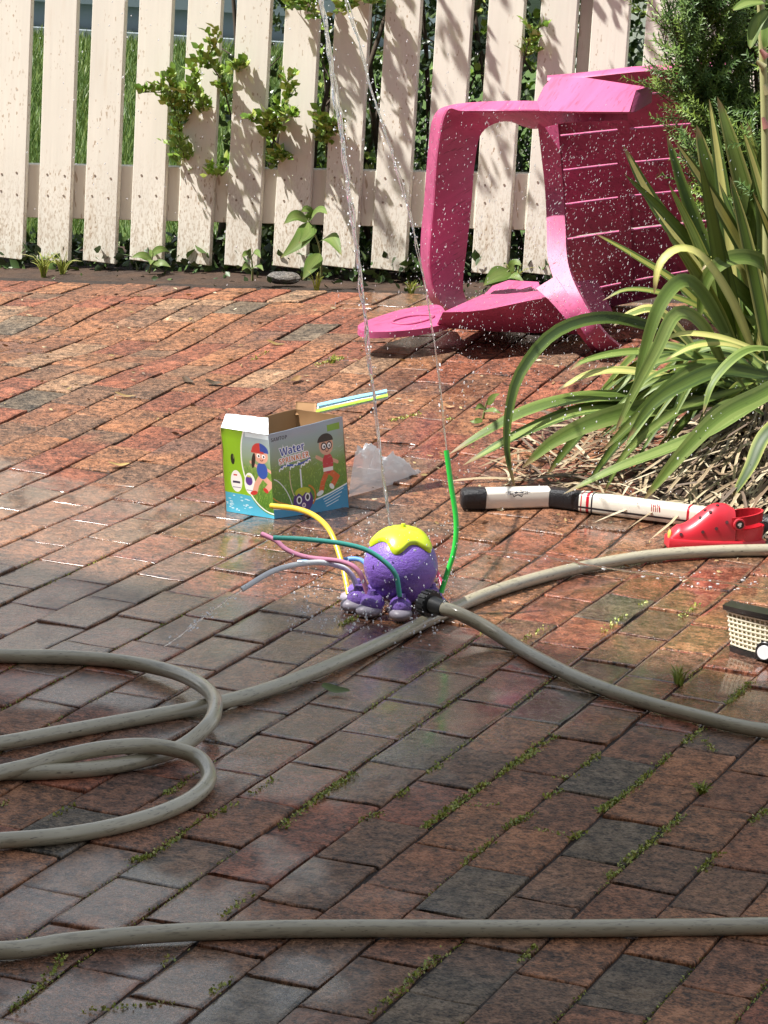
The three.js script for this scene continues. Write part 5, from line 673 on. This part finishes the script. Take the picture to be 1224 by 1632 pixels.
  const seedling = (name, stemPts, leaves, label, c = [lin(0.13, 0.22, 0.04), lin(0.2, 0.28, 0.07), lin(0.16, 0.25, 0.05)], sc = 1) => { const t = group(name, stemPts[0], label, 'weed'); part(t, 'stem', taper(stemPts, 0.0035 * sc, 0.0015 * sc, 14, 6), std(lin(0.16, 0.18, 0.06), 0.6)); for (const [pts, w] of leaves) part(t, 'leaf', blade(pts, w, [0.05, 0.6, 0.8], c, 0.12, 10, (q) => Math.pow(Math.sin(Math.PI * Math.min(0.99, 0.05 + 0.94 * Math.pow(q, 0.75))), 1.1)), wm); };
  seedling('broadleaf_seedling', [[-0.213, 0.102, -9.069], [-0.22, 0.182, -9.05], [-0.244, 0.244, -9.038], [-0.263, 0.278, -9.034]], [[[[-0.259, 0.27, -9.033], [-0.293, 0.282, -8.992], [-0.322, 0.261, -8.971]], 0.04], [[[-0.256, 0.27, -9.032], [-0.224, 0.306, -8.966], [-0.202, 0.302, -8.926]], 0.042], [[[-0.255, 0.263, -9.021], [-0.268, 0.229, -8.951], [-0.325, 0.171, -8.94]], 0.05], [[[-0.249, 0.258, -9.018], [-0.258, 0.237, -8.958], [-0.277, 0.217, -8.933]], 0.045], [[[-0.221, 0.21, -9.04], [-0.189, 0.233, -8.953], [-0.156, 0.195, -8.897]], 0.05], [[[-0.22, 0.175, -9.039], [-0.242, 0.145, -8.994], [-0.262, 0.111, -8.97]], 0.045], [[[-0.252, 0.274, -9.03], [-0.26, 0.299, -9.012], [-0.276, 0.296, -8.986]], 0.03]], 'tall broad leaved seedling in front of the pickets');
  seedling('leafy_weed', [[-0.405, 0.08, -9.089], [-0.407, 0.122, -9.079], [-0.412, 0.158, -9.07]], [[[[-0.411, 0.146, -9.069], [-0.424, 0.162, -9.042], [-0.434, 0.155, -9.024]], 0.025], [[[-0.41, 0.15, -9.069], [-0.396, 0.17, -9.032], [-0.381, 0.158, -9.004]], 0.025], [[[-0.407, 0.113, -9.078], [-0.423, 0.127, -9.042], [-0.433, 0.117, -9.024]], 0.025], [[[-0.407, 0.117, -9.078], [-0.387, 0.133, -9.028], [-0.372, 0.124, -9.001]], 0.025], [[[-0.412, 0.157, -9.07], [-0.419, 0.168, -9.062], [-0.411, 0.179, -9.037]], 0.02]], 'small leafy weed under the picket beside the seedling');
  seedling('leafy_weed', [[0.214, 0.071, -7.401], [0.216, 0.09, -7.4], [0.22, 0.112, -7.4]], [[[[0.221, 0.105, -7.4], [0.236, 0.129, -7.38], [0.248, 0.138, -7.37]], 0.018], [[[0.218, 0.095, -7.4], [0.203, 0.106, -7.37], [0.193, 0.097, -7.36]], 0.018], [[[0.216, 0.089, -7.4], [0.234, 0.101, -7.36], [0.255, 0.095, -7.35]], 0.018], [[[0.21, 0.077, -7.367], [0.196, 0.076, -7.341], [0.182, 0.074, -7.348]], 0.016]], 'small leafy weed beside the long yucca leaves');
  seedling('leafy_weed', [[0.283, 0.133, -8.784], [0.271, 0.221, -8.5], [0.289, 0.247, -8.5]], [[[[0.289, 0.244, -8.5], [0.252, 0.236, -8.45], [0.221, 0.213, -8.42]], 0.05], [[[0.283, 0.23, -8.5], [0.262, 0.22, -8.45], [0.238, 0.204, -8.42]], 0.045], [[[0.289, 0.244, -8.5], [0.303, 0.268, -8.48], [0.316, 0.265, -8.46]], 0.03], [[[0.281, 0.222, -8.5], [0.301, 0.239, -8.45], [0.327, 0.228, -8.43]], 0.03]], 'leafy weed seen through the chair frame');
  for (const [p, l] of [[[-0.715, 0.058, -9.367], 'low weed at the fence foot below the fourth gap']]) { const q = V3(p); q.y = landH(q.x, q.z); seedling('fence_weed', [q, q.clone().add(new THREE.Vector3(0.005, 0.03, 0)), q.clone().add(new THREE.Vector3(0.01, 0.06, 0.01))], [0, 1, 2, 3, 4].map((k) => { const a = k * 1.3 + rr(0, 1), o = q.clone().add(new THREE.Vector3(0.006, 0.02 + 0.009 * k, 0.005)); return [[o, o.clone().add(new THREE.Vector3(Math.cos(a) * 0.03, 0.014, Math.sin(a) * 0.03)), o.clone().add(new THREE.Vector3(Math.cos(a) * 0.06, 0.005, Math.sin(a) * 0.06))], 0.024]; }), l); }
  // undergrowth in the dark strip beneath the fence
  { const lg = leafGeo(0.05, 0.03, 0.15), ls = [], tn = [lin(0.05, 0.1, 0.02), lin(0.08, 0.14, 0.03), lin(0.04, 0.07, 0.02)]; for (let k = 0; k < 5200; k++) { const v = rr(-1.2, 3.2), off = rr(-0.35, rnd() < 0.12 ? 0.24 : 0.02), x = fenceX(v, off), z = fenceZ(v, off); ls.push({ p: [x, landH(x, z) + rr(-0.02, off > 0.1 ? 0.015 : 0.06), z], q: turnTo([rr(-1, 1), rr(0.1, 1), rr(-1, 1)], rr(0, 6.3)), s: rr(0.2, off > 0.1 ? 0.5 : 0.9), c: pick(tn) }); } info(copies(scene, 'undergrowth', lg, lm, ls, 'stuff'), 'dark leafy undergrowth beneath the fence', 'undergrowth'); }
  // stones by the fence
  const stoneMat = std(lin(0.42, 0.4, 0.37), 0.8, { map: grain, bumpMap: grainBump, bumpScale: 0.01 });
  for (const [p, r, l] of [[[-0.318, 0.094, -9.088], [0.05, 0.02, 0.035], 'grey stone under the pickets left of the seedling']]) { const g = new THREE.IcosahedronGeometry(1, 4), q = g.attributes.position, vv = new THREE.Vector3(); for (let i = 0; i < q.count; i++) { vv.fromBufferAttribute(q, i); const k = 0.85 + 0.4 * (fbm(vv.x * 0.2 + 2, vv.y * 0.2 + vv.z * 0.23 + 2, 8, 4, 21) - 0.3); q.setXYZ(i, vv.x * r[0] * k, vv.y * r[1] * k, vv.z * r[2] * k); } g.computeVertexNormals(); const c = V3(p); g.translate(c.x, landH(c.x, c.z) + 0.015, c.z); single('stone', g, stoneMat, l, 'stone'); }
  // the curled green leaf on the bricks and dry bits
  const fl = (p, len, wid, c, label, a) => { p = V3(p); const d = new THREE.Vector3(Math.cos(a), 0, Math.sin(a)); single('fallen_leaf', blade([p.clone().addScaledVector(d, -len / 2).add(new THREE.Vector3(0, 0.012, 0)), p.clone().add(new THREE.Vector3(0, 0.004, 0)), p.clone().addScaledVector(d, len / 2).add(new THREE.Vector3(0, 0.008, 0))], wid, [0, 1, 0.2], [c, c.clone().multiplyScalar(1.3)], 0.3, 10), wm, label, 'leaf', 'fallen leaves'); };
  fl([-0.063, 0, -5.351], 0.05, 0.026, lin(0.1, 0.14, 0.03), 'curled green leaf on the bricks below the beige hose', 0.2); fl([-0.297, 0.068, -8.176], 0.05, 0.014, lin(0.3, 0.2, 0.07), 'yellowed dry leaf in the far paving', 0.4); fl([-0.486, 0.046, -7.734], 0.045, 0.02, lin(0.12, 0.08, 0.05), 'dark dry leaf left of the carton', 1.0); fl([-0.424, 0.049, -7.713], 0.04, 0.022, lin(0.09, 0.065, 0.04), 'dark curled leaf behind the carton', 0.1); fl([-0.231, 0.064, -7.736], 0.05, 0.02, lin(0.3, 0.17, 0.07), 'rusty dry leaf behind the carton lid', 2.0); fl([0.135, 0.072, -7.486], 0.03, 0.014, lin(0.55, 0.3, 0.16), 'orange petal near the thin jet', 0.3); fl([-0.622, 0.033, -7.579], 0.05, 0.012, lin(0.36, 0.24, 0.1), 'straw coloured dry leaf in the far paving', 0.1); fl([-0.578, 0.007, -6.955], 0.05, 0.014, lin(0.5, 0.36, 0.14), 'golden dry leaf on the lit bricks left of the carton', -0.5);
  { const lg = leafGeo(0.02, 0.007, 0.2), ls = [], tn = [lin(0.4, 0.29, 0.12), lin(0.3, 0.18, 0.08), lin(0.16, 0.1, 0.06), lin(0.5, 0.42, 0.25)]; for (let k = 0; k < 420; k++) { const far = rnd() < 0.75, u = far ? rr(6.6, 8.2) : rr(6.0, 6.7), v = far ? rr(-4.4, -2.2) : rr(-2.5, -1.6), x = xOf(u, v), z = zOf(u, v); ls.push({ p: [x, landH(x, z) + 0.004, z], q: turnTo([rr(-1, 1), rr(0, 0.15), rr(-1, 1)], rr(0, 6.3)), s: rr(0.3, 1.1), c: pick(tn) }); } info(copies(scene, 'leaf_litter', lg, lm, ls, 'stuff'), 'scattered dry leaf crumbs on the far paving', 'litter'); }
}

// ---------- water ----------
{
  const water = std(lin(1, 1, 1), 0.02, { transmission: 1, thickness: 0.01, ior: 1.33 });
  const drops = [], jet = (pts, r0, r1, label, strands = 1) => { // strands that wander round one another and swell and thin
    const gs = []; for (let s = 0; s < strands; s++) { const base = curve(pts), wob = Array.from({ length: 60 }, (_, i) => { const t = i / 59, q = base.getPointAt(t), k = strands > 1 ? lerp(r0, r1, t) * 1.5 : lerp(r0, r1, t) * 0.7, a = s * 2.1 + t * 22; return q.add(new THREE.Vector3(Math.cos(a) * k + (vnoise(t * 30, s + 3, 64, 7) - 0.5) * k * 2, (vnoise(t * 26, s + 9, 64, 8) - 0.5) * k, Math.sin(a) * k)); });
      const c = curve(wob), g = taper(wob, r0, r1, 220, 8), p = g.attributes.position, v = new THREE.Vector3(); for (let i = 0; i <= 220; i++) { const ctr = c.getPointAt(i / 220), k = 0.35 + 1.5 * Math.pow(fbm(i / 221, 0.3 + s * 0.21 + r0 * 90, 40, 3, 31), 1.3); for (let j = 0; j <= 8; j++) { const n = i * 9 + j; v.fromBufferAttribute(p, n).sub(ctr).multiplyScalar(k).add(ctr); p.setXYZ(n, v.x, v.y, v.z); } } g.computeVertexNormals(); gs.push(g);
      for (let k = 0; k < 46; k++) { const t = Math.pow(rnd(), 0.6), q = base.getPointAt(t), w = lerp(r0, r1, t) * 7; drops.push([q.add(new THREE.Vector3(rr(-w, w), rr(-w, w), rr(-w, w))), base.getTangentAt(t)]); } }
    single('water_jet', mergeGeometries(gs), water, label, 'water jet', 'jets from the sprinkler'); };
  jet([[0.013, 0.161, -5.92], [-0.005, 0.235, -6], [-0.03, 0.347, -6.15], [-0.057, 0.456, -6.35], [-0.087, 0.565, -6.6], [-0.129, 0.729, -6.9], [-0.171, 0.873, -7.15], [-0.215, 1.041, -7.4], [-0.248, 1.18, -7.6]], 0.0014, 0.003, 'thick water jet rising from the sprinkler cap', 3);
  jet([[0.108, 0.303, -5.95], [0.099, 0.361, -6], [0.079, 0.46, -6.1], [0.047, 0.578, -6.25], [0.011, 0.688, -6.4], [-0.046, 0.815, -6.6], [-0.096, 0.924, -6.8], [-0.144, 1.034, -7], [-0.181, 1.13, -7.1]], 0.0009, 0.0018, 'thin water jet rising from the green tube', 2);
  jet([[-0.25, 0.054, -5.8], [-0.285, 0.044, -5.72], [-0.323, 0.033, -5.62], [-0.37, 0.004, -5.57]], 0.0016, 0.0014, 'fine water jet from the white tube to the bricks');
  jet([[0.101, 0.061, -6.02], [0.18, 0.089, -6.05], [0.285, 0.102, -6], [0.412, 0.098, -5.95], [0.572, 0.1, -5.9], [0.717, 0.103, -5.85]], 0.0012, 0.0024, 'fine low water jet crossing the beige hose');
  const drop = new THREE.IcosahedronGeometry(1, 1), dm = std(lin(0.95, 0.97, 1), 0.05, { transmission: 0.6, thickness: 0.004, ior: 1.33 }), list = [];
  const add = (p, r, st, d) => list.push({ p: [p.x, p.y, p.z], q: turnTo(d), s: [r, r * st, r] });
  const box = (n, a, b, r0, r1, st, lean) => { a = V3(a); b = V3(b); for (let k = 0; k < n; k++) { const p = new THREE.Vector3(rr(a.x, b.x), rr(a.y, b.y), rr(a.z, b.z)); add(p, rr(r0, r1) * (rnd() < 0.08 ? 1.6 : 1), rr(1, st), [lean + rr(-0.2, 0.2), 1, rr(-0.2, 0.2)]); } };
  for (const [q, d] of drops) add(q, rr(0.0006, 0.0018), rr(1, 3), d);
  box(1700, [0.02, 0.14, -8.0], [0.6, 0.78, -7.0], 0.0003, 0.0007, 5, 0.25);
  box(1600, [0.3, 0.2, -8.0], [0.75, 0.72, -7.3], 0.0003, 0.0007, 5, 0.35);
  box(320, [-0.15, 0.2, -8.4], [0.2, 0.9, -6.8], 0.0004, 0.0009, 4, 0.1);
  box(420, [-0.07, 0.005, -6.05], [0.14, 0.17, -5.75], 0.0005, 0.0014, 2, 0);
  box(260, [-0.16, 0.003, -6.0], [0.12, 0.04, -5.65], 0.0008, 0.002, 1.3, 0);
  box(130, [-0.9, 0.3, -9.2], [-0.3, 0.9, -7.5], 0.0008, 0.0016, 2, 0.3);
  box(160, [-0.22, 0.02, -6.0], [-0.1, 0.13, -5.85], 0.0005, 0.001, 1.3, 0);
  box(240, [0.1, 0.02, -7.0], [0.8, 0.3, -6.6], 0.0008, 0.0015, 2, 0.1);
  info(copies(scene, 'water_droplets', drop, dm, list, 'stuff'), 'bright water droplets falling round the sprinkler and chair', 'droplets');
}

// ---------- trees beyond the lawn, mirrored in the wet paving ----------
{
  const bark = std(lin(0.1, 0.075, 0.055), 0.9), leaf = leafGeo(0.16, 0.11, 0.2), lm = std(lin(1, 1, 1), 0.5, { transmission: 0.2, thickness: 0, side: THREE.DoubleSide }), tn = [lin(0.04, 0.08, 0.02), lin(0.06, 0.11, 0.025), lin(0.03, 0.06, 0.018)];
  for (const [x, z, r, hgt, label] of [[1.4, -14.2, 1.7, 5.2, 'broad leafy tree beyond the lawn, nearer the blue grey house'], [4.4, -13.6, 1.9, 5.6, 'broad leafy tree beyond the lawn, nearer the white garage']]) {
    const t = group('leafy_tree', [x, -0.03, z], label, 'tree', 'trees beyond the lawn'), list = [];
    local(t, 'trunk', taper([[0, -0.1, 0], [0.05, 1, 0.03], [-0.04, 2.2, 0]], 0.16, 0.1, 16, 10), bark);
    for (let k = 0; k < 9; k++) { const a = k * 0.7, d = r * 0.7; local(t, 'limb', taper([[0, 1.2 + k * 0.1, 0], [Math.cos(a) * d * 0.5, 2 + k * 0.12, Math.sin(a) * d * 0.5], [Math.cos(a) * d, 2.6 + k * 0.25, Math.sin(a) * d]], 0.06, 0.015, 10, 6), bark); }
    const clumps = Array.from({ length: 70 }, () => { const a = rr(0, 6.3), q = Math.sqrt(rnd()), y = rr(0.95, hgt), w = r * Math.sqrt(Math.max(0.1, 1 - ((y - hgt * 0.5) / (hgt * 0.55)) ** 2)); return [Math.cos(a) * w * q, y, Math.sin(a) * w * q]; });
    for (let k = 0; k < 6500; k++) { const c = pick(clumps), s = 0.3; list.push({ p: [c[0] + rr(-s, s), c[1] + rr(-s, s) * 0.8, c[2] + rr(-s, s)], q: turnTo([rr(-1, 1), rr(-0.6, 1), rr(-1, 1)], rr(0, 6.3)), s: rr(0.6, 1.2), c: pick(tn) }); }
    copies(t, 'crown', leaf, lm, list, 'stuff');
  }
}
renderer.render(scene, camera);
